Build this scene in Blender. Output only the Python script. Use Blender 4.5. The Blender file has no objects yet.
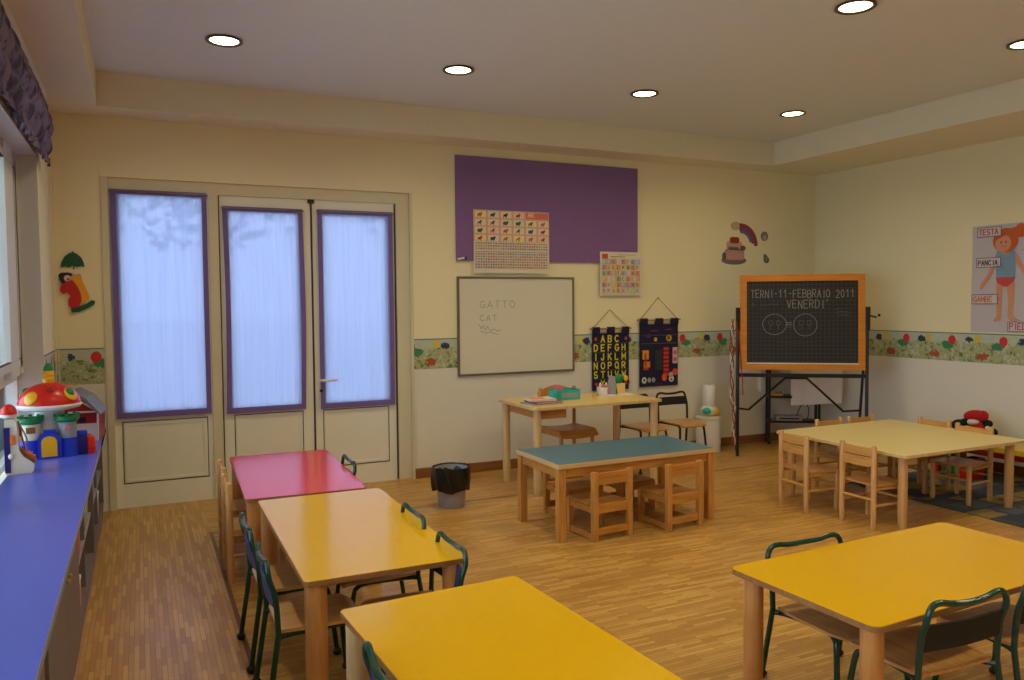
import bpy, bmesh, math, random
from mathutils import Vector, Matrix
PI = math.pi
S = bpy.context.scene
C = S.collection
R = math.radians
rnd = random.Random(7)

# ------------------------------------------------------------------ materials
def lin(c):
    return tuple(((x / 12.92) if x <= 0.04045 else ((x + 0.055) / 1.055) ** 2.4) for x in c)
def rgb(r, g, b): return lin((r / 255, g / 255, b / 255))
class NT:
    def __init__(s, name):
        s.m = bpy.data.materials.new(name); s.m.use_nodes = True
        s.t = s.m.node_tree; s.t.nodes.clear(); s.out = s.t.nodes.new('ShaderNodeOutputMaterial')
    def n(s, typ, ins=None, **kw):
        nd = s.t.nodes.new(typ)
        for k, v in kw.items(): setattr(nd, k, v)
        for k, v in (ins or {}).items():
            if isinstance(v, bpy.types.NodeSocket): s.t.links.new(v, nd.inputs[k])
            else: nd.inputs[k].default_value = v
        return nd
    def math(s, op, a, b=0.0, c=0.0): return s.n('ShaderNodeMath', {0: a, 1: b, 2: c}, operation=op).outputs[0]
    def mix(s, f, a, b, mode='MIX'):
        a = a if isinstance(a, bpy.types.NodeSocket) else (*a[:3], 1)
        b = b if isinstance(b, bpy.types.NodeSocket) else (*b[:3], 1)
        nd = s.n('ShaderNodeMix', {0: f, 6: a, 7: b}, data_type='RGBA', blend_type=mode)
        return nd.outputs[2]
    def surf(s, sh): s.t.links.new(sh, s.out.inputs[0]); return s.m
    def pr(s, col, rough=.5, bump=None, bs=.1, **kw):
        ins = {'Base Color': col if isinstance(col, bpy.types.NodeSocket) else (*col[:3], 1), 'Roughness': rough}
        ins.update(kw)
        p = s.n('ShaderNodeBsdfPrincipled', ins)
        if bump is not None:
            b = s.n('ShaderNodeBump', {'Strength': bs, 'Height': bump, 'Distance': .01}); s.t.links.new(b.outputs[0], p.inputs['Normal'])
        return p.outputs[0]
def plain(name, col, rough=.5, noise=.08, scale=12, **kw):
    t = NT(name); co = t.n('ShaderNodeTexCoord').outputs['Object']
    nz = t.n('ShaderNodeTexNoise', {'Vector': co, 'Scale': scale, 'Detail': 3.0}).outputs[0]
    c = t.mix(nz, [x * (1 - noise) for x in col], [min(1, x * (1 + noise)) for x in col])
    return t.surf(t.pr(c, rough, **kw))
def wood(name, c1, c2, rough=.4, axis=2, scale=7):
    t = NT(name); co = t.n('ShaderNodeTexCoord').outputs['Object']
    sc = [scale * 3] * 3; sc[axis] = scale * .28
    mp = t.n('ShaderNodeMapping', {'Vector': co, 'Scale': sc})
    nz = t.n('ShaderNodeTexNoise', {'Vector': mp.outputs[0], 'Scale': 2.2, 'Detail': 5.0, 'Distortion': .6}).outputs[0]
    r = t.n('ShaderNodeMapRange', {0: nz, 1: .3, 2: .7}).outputs[0]
    return t.surf(t.pr(t.mix(r, c1, c2), rough, nz, .05))

M = {}
# wall paint: cream above the border, white below it
def wallmat():
    t = NT('wall_paint'); g = t.n('ShaderNodeNewGeometry').outputs['Position']
    z = t.n('ShaderNodeSeparateXYZ', {0: g}).outputs[2]
    up = t.math('GREATER_THAN', z, 1.07)
    nz = t.n('ShaderNodeTexNoise', {'Vector': g, 'Scale': 1.3, 'Detail': 4.0}).outputs[0]
    fine = t.n('ShaderNodeTexNoise', {'Vector': g, 'Scale': 90.0, 'Detail': 2.0}).outputs[0]
    lo = t.mix(nz, rgb(222, 216, 200), rgb(230, 224, 208)); hi = t.mix(nz, rgb(234, 224, 182), rgb(240, 231, 192))
    return t.surf(t.pr(t.mix(up, lo, hi), .75, fine, .12))
M['wall'] = wallmat()
M['ceil'] = plain('ceiling_paint', rgb(222, 224, 222), .85, .02)
M['skirt'] = wood('skirting_wood', rgb(120, 74, 34), rgb(150, 98, 50), .4, 0)
def floormat():
    t = NT('mosaic_parquet'); g = t.n('ShaderNodeNewGeometry').outputs['Position']
    sp = t.n('ShaderNodeSeparateXYZ', {0: g}); x, y = sp.outputs[0], sp.outputs[1]
    aisle = t.math('LESS_THAN', x, .385)
    def planks(vec):
        b = t.n('ShaderNodeTexBrick', {'Vector': vec, 'Scale': 1.0, 'Mortar Size': .0012, 'Mortar Smooth': .3, 'Bias': 0.0,
              'Brick Width': .19, 'Row Height': .021, 'Color1': (0, 0, 0, 1), 'Color2': (1, 1, 1, 1), 'Mortar': (.5, .5, .5, 1)}, offset=.37, offset_frequency=2)
        return b
    swap = t.n('ShaderNodeCombineXYZ', {0: y, 1: x, 2: 0.0}).outputs[0]
    nrm = t.n('ShaderNodeCombineXYZ', {0: x, 1: y, 2: 0.0}).outputs[0]
    b1, b2 = planks(swap), planks(nrm)
    tone = t.mix(aisle, b2.outputs[0], b1.outputs[0]); gap = t.math('MULTIPLY_ADD', aisle, t.math('SUBTRACT', b1.outputs[1], b2.outputs[1]), b2.outputs[1])
    n1 = t.n('ShaderNodeTexNoise', {'Vector': g, 'Scale': 3.0, 'Detail': 4.0}).outputs[0]
    f = t.math('ADD', t.math('MULTIPLY', t.n('ShaderNodeSeparateColor', {0: tone}).outputs[0], .62), t.math('MULTIPLY', n1, .4))
    cr = t.n('ShaderNodeValToRGB', {0: f})
    e = cr.color_ramp.elements; e[0].position = 0; e[0].color = (*rgb(160, 112, 48), 1); e[1].position = 1; e[1].color = (*rgb(218, 172, 92), 1)
    m = cr.color_ramp.elements.new(.5); m.color = (*rgb(190, 140, 66), 1)
    c = t.mix(t.math('MULTIPLY', gap, .55), cr.outputs[0], rgb(84, 52, 22))
    # dark inlaid strip
    sx = t.math('MULTIPLY', t.math('LESS_THAN', t.math('ABSOLUTE', t.math('SUBTRACT', x, 0.385)), .011), t.math('LESS_THAN', y, 5.517))
    sy = t.math('MULTIPLY', t.math('LESS_THAN', t.math('ABSOLUTE', t.math('SUBTRACT', y, 5.5)), .011), t.math('GREATER_THAN', x, .37))
    c = t.mix(t.math('MAXIMUM', sx, sy), c, rgb(112, 72, 38))
    ro = t.n('ShaderNodeMapRange', {0: n1, 3: .26, 4: .42}).outputs[0]
    return t.surf(t.pr(c, ro, t.math('SUBTRACT', 1.0, gap), .08))
M['floor'] = floormat()
def bordermat(name, axis):
    t = NT(name); g = t.n('ShaderNodeNewGeometry').outputs['Position']
    sp = t.n('ShaderNodeSeparateXYZ', {0: g}); u, z = sp.outputs[axis], sp.outputs[2]
    v = t.math('DIVIDE', t.math('SUBTRACT', z, .94), .262)
    nz = t.n('ShaderNodeTexNoise', {'Vector': g, 'Scale': 22.0, 'Detail': 6.0, 'Roughness': .7}).outputs[0]
    nz2 = t.n('ShaderNodeTexNoise', {'Vector': g, 'Scale': 18.0, 'Detail': 4.0, 'W': 3.0}, noise_dimensions='4D').outputs[0]
    cr = t.n('ShaderNodeValToRGB', {0: nz}); e = cr.color_ramp.elements
    for i, (p, c) in enumerate([(.30, (62, 104, 78)), (.42, (112, 140, 84)), (.48, (196, 188, 140)), (.54, (128, 158, 118)), (.6, (216, 206, 176)), (.68, (150, 176, 176)), (.76, (186, 120, 92))]):
        el = e[i] if i < 2 else e.new(p); el.position = p; el.color = (*rgb(*c), 1)
    sky = t.mix(nz2, rgb(150, 182, 176), rgb(214, 208, 180))
    wav = t.math('ADD', .66, t.math('MULTIPLY', t.math('SUBTRACT', nz2, .5), .5))
    c = t.mix(t.math('GREATER_THAN', v, wav), cr.outputs[0], sky)
    P = .475; ff = t.math('FRACT', t.math('DIVIDE', t.math('ADD', u, .08 if axis == 1 else -.06), P))
    def blob(cu, cv, ru, rv, col, c, jag=0.0):
        du = t.math('DIVIDE', t.math('SUBTRACT', ff, cu), ru / P); dv = t.math('DIVIDE', t.math('SUBTRACT', v, cv), rv / .262)
        d = t.math('ADD', t.math('MULTIPLY', du, du), t.math('MULTIPLY', dv, dv))
        if jag: d = t.math('ADD', d, t.math('MULTIPLY', t.math('SUBTRACT', nz, .5), jag))
        return t.mix(t.math('LESS_THAN', d, 1.0), c, col)
    c = blob(.34, .56, .06, .035, rgb(52, 132, 92), c, 4)
    c = blob(.25, .74, .036, .042, rgb(206, 44, 44), c)
    c = blob(.74, .80, .03, .035, rgb(214, 190, 60), c)
    c = blob(.90, .74, .035, .03, rgb(38, 58, 88), c, 6)
    c = blob(.62, .22, .05, .035, rgb(170, 84, 44), c, 5)
    c = t.mix(t.math('GREATER_THAN', v, .955), c, rgb(96, 128, 108))
    return t.surf(t.pr(c, .6))
M['borderx'] = bordermat('landscape_border_x', 0); M['bordery'] = bordermat('landscape_border_y', 1)
M['print'] = None
def printmat():
    t = NT('printed_ink'); a = t.n('ShaderNodeAttribute', attribute_name='Col').outputs[0]
    return t.surf(t.pr(a, .55))
M['print'] = printmat()
M['doorpaint'] = plain('door_cream_paint', rgb(236, 234, 220), .38, .02)
M['jamb'] = plain('door_jamb_paint', rgb(216, 208, 178), .45, .03)
M['seam'] = plain('dark_gasket', rgb(52, 46, 40), .6)
M['winframe'] = plain('window_white_paint', rgb(224, 226, 222), .35, .02)
M['reveal'] = plain('reveal_white_plaster', rgb(206, 206, 202), .7, .02)
def glassmat():
    t = NT('window_glass'); tr = t.n('ShaderNodeBsdfTransparent', {0: (.93, .96, .95, 1)}); gl = t.n('ShaderNodeBsdfGlossy', {0: (1, 1, 1, 1), 'Roughness': .02})
    fr = t.n('ShaderNodeFresnel', {0: 1.45})
    return t.surf(t.n('ShaderNodeMixShader', {0: fr.outputs[0], 1: tr.outputs[0], 2: gl.outputs[0]}).outputs[0])
M['glass'] = glassmat()
def sheermat():
    t = NT('sheer_shade_fabric'); co = t.n('ShaderNodeTexCoord').outputs['Object']
    mp = t.n('ShaderNodeMapping', {'Vector': co, 'Scale': (60, 60, 1.2)})
    nz = t.n('ShaderNodeTexNoise', {'Vector': mp.outputs[0], 'Scale': 1.0, 'Detail': 3.0}).outputs[0]
    c = t.mix(nz, (.35, .37, .61), (.44, .46, .70))
    tl = t.n('ShaderNodeBsdfTranslucent', {0: c}); df = t.n('ShaderNodeBsdfDiffuse', {0: c}); tr = t.n('ShaderNodeBsdfTransparent', {0: (.85, .88, 1, 1)})
    a = t.n('ShaderNodeMixShader', {0: .25, 1: tl.outputs[0], 2: df.outputs[0]})
    b = t.n('ShaderNodeMixShader', {0: .05, 1: a.outputs[0], 2: tr.outputs[0]})
    return t.surf(b.outputs[0])
M['sheer'] = sheermat()
M['hem'] = plain('purple_hem', rgb(118, 98, 164), .8, .1, 60)
M['cork'] = plain('purple_felt', rgb(132, 100, 152), .9, .06, 30)
M['whiteboard'] = plain('whiteboard_enamel', rgb(220, 214, 194), .3, .01)
M['alu'] = plain('aluminium', rgb(128, 126, 122), .35, .03, Metallic=.7)
M['paper'] = plain('paper', rgb(226, 216, 196), .7, .02)
M['tubegreen'] = plain('green_enamel_tube', rgb(8, 60, 48), .22, .05, 30)
M['tubeblack'] = plain('black_enamel_tube', rgb(26, 28, 28), .3, .05)
M['rubber'] = plain('black_rubber', rgb(20, 20, 22), .5)
M['navy'] = plain('navy_backrest', rgb(40, 46, 92), .55, .12, 30)
M['blackpad'] = plain('black_backrest', rgb(13, 17, 20), .7)
M['ply'] = wood('plywood_seat', rgb(172, 118, 62), rgb(206, 154, 92), .28, 1)
M['beech'] = wood('beech_wood', rgb(190, 138, 78), rgb(216, 168, 106), .38)
M['beechx'] = wood('beech_wood_rails', rgb(188, 134, 66), rgb(212, 160, 88), .38, 0)
M['legwood'] = wood('table_leg_wood', rgb(186, 124, 62), rgb(208, 146, 84), .38)
M['orange'] = wood('orange_pine', rgb(176, 116, 50), rgb(206, 148, 74), .35)
M['orangex'] = wood('orange_pine_rails', rgb(172, 110, 44), rgb(204, 142, 68), .35, 0)
M['pale'] = wood('pale_birch', rgb(204, 168, 112), rgb(224, 192, 138), .38)
M['edge'] = wood('brown_table_edge', rgb(134, 92, 52), rgb(164, 116, 68), .4, 0)
M['yellow'] = plain('yellow_laminate', rgb(222, 170, 0), .15, .015, 3, **{'Specular IOR Level': .26})
M['red'] = plain('red_laminate', rgb(222, 72, 74), .15, .02, 3, **{'Specular IOR Level': .38})
M['teal'] = plain('teal_laminate', rgb(66, 112, 130), .3, .03, 3)
M['cream'] = plain('cream_laminate', rgb(226, 204, 140), .32, .02, 3)
M['desk'] = plain('pale_yellow_laminate', rgb(226, 194, 118), .32, .03, 5)
M['bluetop'] = plain('blue_counter_laminate', rgb(84, 102, 212), .26, .02, 3)
M['greycab'] = plain('grey_cabinet', rgb(118, 106, 104), .5, .04)
M['purplekick'] = plain('purple_plinth', rgb(96, 86, 120), .4, .04)
M['dark'] = plain('dark_interior', rgb(58, 46, 48), .7)
M['brass'] = plain('brass_knob', rgb(196, 168, 104), .3, .02, Metallic=.8)
M['slate'] = None
def slatemat():
    t = NT('squared_slate'); co = t.n('ShaderNodeTexCoord').outputs['Object']
    sp = t.n('ShaderNodeSeparateXYZ', {0: co})
    def ln(a): return t.math('LESS_THAN', t.math('FRACT', t.math('MULTIPLY', a, 26.0)), .09)
    g = t.math('MAXIMUM', ln(sp.outputs[0]), ln(sp.outputs[2]))
    nz = t.n('ShaderNodeTexNoise', {'Vector': co, 'Scale': 5.0, 'Detail': 4.0}).outputs[0]
    c = t.mix(nz, rgb(26, 25, 25), rgb(38, 37, 36)); c = t.mix(t.math('MULTIPLY', g, .26), c, rgb(120, 116, 110))
    return t.surf(t.pr(c, .7))
M['slate'] = slatemat()
M['oframe'] = wood('orange_board_frame', rgb(196, 118, 30), rgb(216, 140, 46), .4, 0)
M['black'] = plain('black_metal', rgb(24, 24, 27), .4)
M['cloth'] = plain('cream_dust_cloth', rgb(236, 226, 212), .85, .05, 8)
M['white'] = plain('white_plastic', rgb(228, 226, 220), .35, .02)
M['whitetoy'] = plain('ivory_plastic', rgb(226, 220, 200), .32, .02)
M['redtoy'] = plain('red_plastic', rgb(216, 36, 20), .28, .03)
M['darkredtoy'] = plain('crimson_plastic', rgb(160, 24, 40), .35, .03)
M['greentoy'] = plain('green_plastic', rgb(20, 128, 72), .35, .03)
M['yellowtoy'] = plain('yellow_plastic', rgb(240, 180, 20), .35, .03)
M['bluetoy'] = plain('blue_plastic', rgb(28, 60, 200), .3, .03)
M['navytoy'] = plain('dark_blue_plastic', rgb(26, 22, 110), .35, .03)
M['orangetoy'] = plain('orange_plastic', rgb(232, 120, 20), .35, .03)
M['greytoy'] = plain('grey_plastic', rgb(130, 132, 140), .45, .03)
M['pinktoy'] = plain('pink_plastic', rgb(220, 120, 120), .45, .03)
M['turq'] = plain('turquoise_plastic', rgb(40, 176, 168), .35, .03)
M['lightgrey'] = plain('light_grey_plastic', rgb(150, 152, 160), .4, .03)
M['bag'] = plain('black_bin_bag', rgb(12, 12, 13), .38, .1, 40)
M['plushred'] = plain('red_plush', rgb(176, 22, 24), .95, .2, 60)
M['plushblack'] = plain('black_plush', rgb(18, 18, 20), .95, .2, 60)
M['plushwhite'] = plain('white_plush', rgb(206, 200, 190), .95, .1, 60)
M['yellowbench'] = plain('yellow_bench_plastic', rgb(206, 170, 40), .4, .04)
def valmat():
    t = NT('purple_patterned_fabric'); co = t.n('ShaderNodeTexCoord').outputs['Object']
    v = t.n('ShaderNodeTexVoronoi', {'Vector': co, 'Scale': 16.0}).outputs[0]
    nz = t.n('ShaderNodeTexNoise', {'Vector': co, 'Scale': 9.0, 'Detail': 4.0}).outputs[0]
    cr = t.n('ShaderNodeValToRGB', {0: nz}); e = cr.color_ramp.elements
    for i, (p, c) in enumerate([(.36, (42, 34, 58)), (.46, (74, 66, 98)), (.54, (112, 98, 140)), (.62, (120, 106, 124))]):
        el = e[i] if i < 2 else e.new(p); el.position = p; el.color = (*rgb(*c), 1)
    c = t.mix(t.math('LESS_THAN', v, .16), cr.outputs[0], rgb(36, 28, 44))
    return t.surf(t.pr(c, .9))
M['valance'] = valmat()
def rugmat():
    t = NT('patchwork_rug'); g = t.n('ShaderNodeNewGeometry').outputs['Position']
    b = t.n('ShaderNodeTexBrick', {'Vector': g, 'Scale': 1.0, 'Mortar Size': .012, 'Brick Width': .34, 'Row Height': .2,
            'Color1': (0, 0, 0, 1), 'Color2': (1, 1, 1, 1), 'Mortar': (.1, .1, .1, 1)}, offset=.5)
    nz = t.n('ShaderNodeTexNoise', {'Vector': g, 'Scale': 2.6, 'Detail': 2.0}).outputs[0]
    f = t.math('ADD', t.math('MULTIPLY', b.outputs[0], .6), t.math('MULTIPLY', nz, .4))
    cr = t.n('ShaderNodeValToRGB', {0: f}); cr.color_ramp.interpolation = 'CONSTANT'; e = cr.color_ramp.elements
    for i, (p, c) in enumerate([(0, (52, 60, 76)), (.3, (84, 92, 104)), (.45, (66, 76, 72)), (.55, (142, 120, 62)), (.68, (58, 68, 92)), (.8, (104, 104, 98))]):
        el = e[i] if i < 2 else e.new(p); el.position = p; el.color = (*rgb(*c), 1)
    fz = t.n('ShaderNodeTexNoise', {'Vector': g, 'Scale': 150.0}).outputs[0]
    return t.surf(t.pr(cr.outputs[0], .95, fz, .1))
M['rug'] = rugmat()
def emis(name, col, s):
    t = NT(name); return t.surf(t.n('ShaderNodeEmission', {0: (*col, 1), 1: s}).outputs[0])
M['lamp'] = emis('lamp_glow', (1, .86, .62), 12)
M['lampring'] = plain('bronze_lamp_ring', rgb(92, 78, 48), .3, .03, Metallic=.6)
M['leaf'] = plain('tree_leaves', rgb(160, 170, 160), .8, .3, 3)
M['bark'] = plain('tree_bark', rgb(96, 84, 72), .9, .2, 8)
M['lawn'] = plain('outdoor_ground', rgb(196, 202, 206), .9, .2, 2)

# ------------------------------------------------------------------ mesh helpers
class MB:
    def __init__(s): s.bm = bmesh.new()
    def box(s, x0, x1, y0, y1, z0, z1, rot=None, bev=0.0):
        b = bmesh.new(); bmesh.ops.create_cube(b, size=1)
        bmesh.ops.scale(b, vec=(x1 - x0, y1 - y0, z1 - z0), verts=b.verts)
        if bev: bmesh.ops.bevel(b, geom=b.edges[:] , offset=bev, segments=2, affect='EDGES', profile=.6)
        if rot is not None: bmesh.ops.rotate(b, cent=(0, 0, 0), matrix=rot, verts=b.verts)
        bmesh.ops.translate(b, vec=((x0 + x1) / 2, (y0 + y1) / 2, (z0 + z1) / 2), verts=b.verts)
        s.merge(b); return s
    def merge(s, b):
        me = bpy.data.meshes.new('t'); b.to_mesh(me); b.free(); s.bm.from_mesh(me); bpy.data.meshes.remove(me)
    def cone(s, p0, p1, r0, r1=None, seg=20):
        r1 = r0 if r1 is None else r1; p0, p1 = Vector(p0), Vector(p1); d = p1 - p0
        b = bmesh.new(); bmesh.ops.create_cone(b, cap_ends=True, segments=seg, radius1=r0, radius2=r1, depth=d.length)
        bmesh.ops.rotate(b, cent=(0, 0, 0), matrix=d.to_track_quat('Z', 'Y').to_matrix(), verts=b.verts)
        bmesh.ops.translate(b, vec=(p0 + p1) / 2, verts=b.verts); s.merge(b); return s
    def ball(s, c, r, sc=(1, 1, 1), seg=18, rot=None):
        b = bmesh.new(); bmesh.ops.create_uvsphere(b, u_segments=seg, v_segments=seg // 2 + 2, radius=r)
        bmesh.ops.scale(b, vec=sc, verts=b.verts)
        if rot is not None: bmesh.ops.rotate(b, cent=(0, 0, 0), matrix=rot, verts=b.verts)
        bmesh.ops.translate(b, vec=c, verts=b.verts); s.merge(b); return s
    def lathe(s, prof, c=(0, 0, 0), seg=32):
        vs = []
        for r, z in prof:
            vs.append([s.bm.verts.new((c[0] + r * math.cos(2 * PI * i / seg), c[1] + r * math.sin(2 * PI * i / seg), c[2] + z)) for i in range(seg)] if r > 1e-5 else s.bm.verts.new((c[0], c[1], c[2] + z)))
        for a, b in zip(vs, vs[1:]):
            for i in range(seg):
                j = (i + 1) % seg
                if isinstance(a, list) and isinstance(b, list): s.bm.faces.new((a[i], a[j], b[j], b[i]))
                elif isinstance(a, list): s.bm.faces.new((a[i], a[j], b))
                elif isinstance(b, list): s.bm.faces.new((a, b[j], b[i]))
        return s
    def tube(s, pts, r, seg=10, smooth=True):
        P = [Vector(p) for p in pts]
        if smooth and len(P) > 2:
            Q = []
            for i in range(len(P) - 1):
                a, b, c, d = P[max(i - 1, 0)], P[i], P[i + 1], P[min(i + 2, len(P) - 1)]
                for k in range(6):
                    t = k / 6
                    Q.append(.5 * ((2 * b) + (c - a) * t + (2 * a - 5 * b + 4 * c - d) * t * t + (3 * b - a - 3 * c + d) * t ** 3))
            Q.append(P[-1]); P = Q
        rings = []; up = None
        for i, p in enumerate(P):
            t = (P[min(i + 1, len(P) - 1)] - P[max(i - 1, 0)]).normalized()
            if up is None: up = t.orthogonal().normalized()
            up = (up - t * up.dot(t)).normalized(); w = t.cross(up)
            rings.append([s.bm.verts.new(p + r * (up * math.cos(2 * PI * k / seg) + w * math.sin(2 * PI * k / seg))) for k in range(seg)])
        for a, b in zip(rings, rings[1:]):
            for k in range(seg): s.bm.faces.new((a[k], a[(k + 1) % seg], b[(k + 1) % seg], b[k]))
        s.bm.faces.new(rings[0][::-1]); s.bm.faces.new(rings[-1]); return s
    def prism(s, pts, z0, z1, mat=None):
        """polygon in local xy extruded z0..z1, then transformed by mat"""
        mat = mat or Matrix.Identity(4)
        a = [s.bm.verts.new(mat @ Vector((x, y, z0))) for x, y in pts]; b = [s.bm.verts.new(mat @ Vector((x, y, z1))) for x, y in pts]
        s.bm.faces.new(a[::-1]); s.bm.faces.new(b); n = len(pts)
        for i in range(n): s.bm.faces.new((a[i], a[(i + 1) % n], b[(i + 1) % n], b[i]))
        return s
    def sheet(s, f, nu, nv, th):
        """parametric sheet with thickness; f(u,v)->Vector"""
        P = [[Vector(f(i / nu, j / nv)) for j in range(nv + 1)] for i in range(nu + 1)]
        def nr(i, j):
            a = P[min(i + 1, nu)][j] - P[max(i - 1, 0)][j]; b = P[i][min(j + 1, nv)] - P[i][max(j - 1, 0)]
            c = a.cross(b); return c.normalized() if c.length > 1e-12 else Vector((0, 0, 1))
        g = [[s.bm.verts.new(P[i][j]) for j in range(nv + 1)] for i in range(nu + 1)]
        for i in range(nu):
            for j in range(nv): s.bm.faces.new((g[i][j], g[i + 1][j], g[i + 1][j + 1], g[i][j + 1]))
        if th:
            h = [[s.bm.verts.new(P[i][j] - nr(i, j) * th) for j in range(nv + 1)] for i in range(nu + 1)]
            for i in range(nu):
                for j in range(nv): s.bm.faces.new((h[i][j + 1], h[i + 1][j + 1], h[i + 1][j], h[i][j]))
            for i in range(nu): s.bm.faces.new((g[i + 1][0], g[i][0], h[i][0], h[i + 1][0])); s.bm.faces.new((g[i][nv], g[i + 1][nv], h[i + 1][nv], h[i][nv]))
            for j in range(nv): s.bm.faces.new((g[0][j], g[0][j + 1], h[0][j + 1], h[0][j])); s.bm.faces.new((g[nu][j + 1], g[nu][j], h[nu][j], h[nu][j + 1]))
        return s
    def build(s, name, mat, parent=None, smooth=True, loc=None):
        bmesh.ops.recalc_face_normals(s.bm, faces=s.bm.faces)
        me = bpy.data.meshes.new(name); s.bm.to_mesh(me); s.bm.free()
        me.materials.append(M[mat] if isinstance(mat, str) else mat)
        o = bpy.data.objects.new(name, me); C.objects.link(o)
        if smooth:
            for p in me.polygons: p.use_smooth = True
            me.set_sharp_from_angle(angle=R(35))
        if parent is not None: o.parent = parent
        if loc is not None:
            o.location = loc
        return o
def rrect(x0, x1, y0, y1, r, n=5):
    out = []
    for cx, cy, a0 in ((x1 - r, y1 - r, 0), (x0 + r, y1 - r, 90), (x0 + r, y0 + r, 180), (x1 - r, y0 + r, 270)):
        for k in range(n + 1):
            a = R(a0 + 90 * k / n); out.append((cx + r * math.cos(a), cy + r * math.sin(a)))
    return out
def frame(y_first, mb, x0, x1, z0, z1, w, d0, d1):
    """rectangular frame in xz plane between y=d0..d1"""
    mb.box(x0, x0 + w, d0, d1, z0, z1); mb.box(x1 - w, x1, d0, d1, z0, z1)
    mb.box(x0 + w, x1 - w, d0, d1, z0, z0 + w); mb.box(x0 + w, x1 - w, d0, d1, z1 - w, z1)
    return mb
def tag(o, label, cat, group=None):
    o['label'] = label; o['category'] = cat
    if group: o['group'] = group
    return o
def struct(o): o['kind'] = 'structure'; return o
def thing(name, label, cat, loc=(0, 0, 0), rz=0, group=None):
    o = bpy.data.objects.new(name, None); C.objects.link(o); o.location = loc; o.rotation_euler = (0, 0, rz); o.empty_display_size = .1
    return tag(o, label, cat, group)
def dup(root, loc, rz, label, group=None):
    def cp(o, par):
        c = o.copy(); C.objects.link(c)
        if par is not None: c.parent = par
        for ch in list(o.children): cp(ch, c)
        return c
    r = cp(root, None); r.location = loc; r.rotation_euler = (0, 0, rz); r['label'] = label
    if group: r['group'] = group
    return r

# printed art: coloured flat ink shapes on a sheet
class Print:
    def __init__(s, o, u, v, off=.0008):
        s.o, s.u, s.v = Vector(o), Vector(u).normalized(), Vector(v).normalized(); s.n = s.u.cross(s.v).normalized()
        s.bm = bmesh.new(); s.cl = s.bm.loops.layers.float_color.new('Col'); s.k = off
    def P(s, a, b): return s.o + s.u * a + s.v * b + s.n * s.k
    def face(s, pts, col):
        try: f = s.bm.faces.new([s.bm.verts.new(s.P(a, b)) for a, b in pts])
        except ValueError: return
        for l in f.loops: l[s.cl] = (*col, 1)
    def layer(s, d=.0004): s.k += d
    def rect(s, a0, a1, b0, b1, col): s.face([(a0, b0), (a1, b0), (a1, b1), (a0, b1)], col)
    def ell(s, a, b, ra, rb, col, n=16, rot=0):
        cs, sn = math.cos(rot), math.sin(rot)
        s.face([(a + ra * math.cos(2 * PI * i / n) * cs - rb * math.sin(2 * PI * i / n) * sn, b + ra * math.cos(2 * PI * i / n) * sn + rb * math.sin(2 * PI * i / n) * cs) for i in range(n)], col)
    def line(s, pts, w, col):
        k0 = s.k
        for (a, b), (c, d) in zip(pts, pts[1:]):
            L = math.hypot(c - a, d - b)
            if L < 1e-6: continue
            s.q = (getattr(s, 'q', 0) + 1) % 6; s.k = k0 + s.q * 5e-5
            nx, ny = -(d - b) / L * w / 2, (c - a) / L * w / 2; ex, ey = (c - a) / L * w * .4, (d - b) / L * w * .4
            s.face([(a - nx - ex, b - ny - ey), (c - nx + ex, d - ny + ey), (c + nx + ex, d + ny + ey), (a + nx - ex, b + ny - ey)], col)
        s.k = k0
    def ring(s, a, b, ra, rb, w, col, n=28):
        s.line([(a + ra * math.cos(2 * PI * i / n), b + rb * math.sin(2 * PI * i / n)) for i in range(n + 1)], w, col)
    def build(s, name, parent=None):
        me = bpy.data.meshes.new(name); s.bm.to_mesh(me); s.bm.free(); me.materials.append(M['print'])
        o = bpy.data.objects.new(name, me); C.objects.link(o)
        if parent is not None: o.parent = parent
        return o
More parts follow.
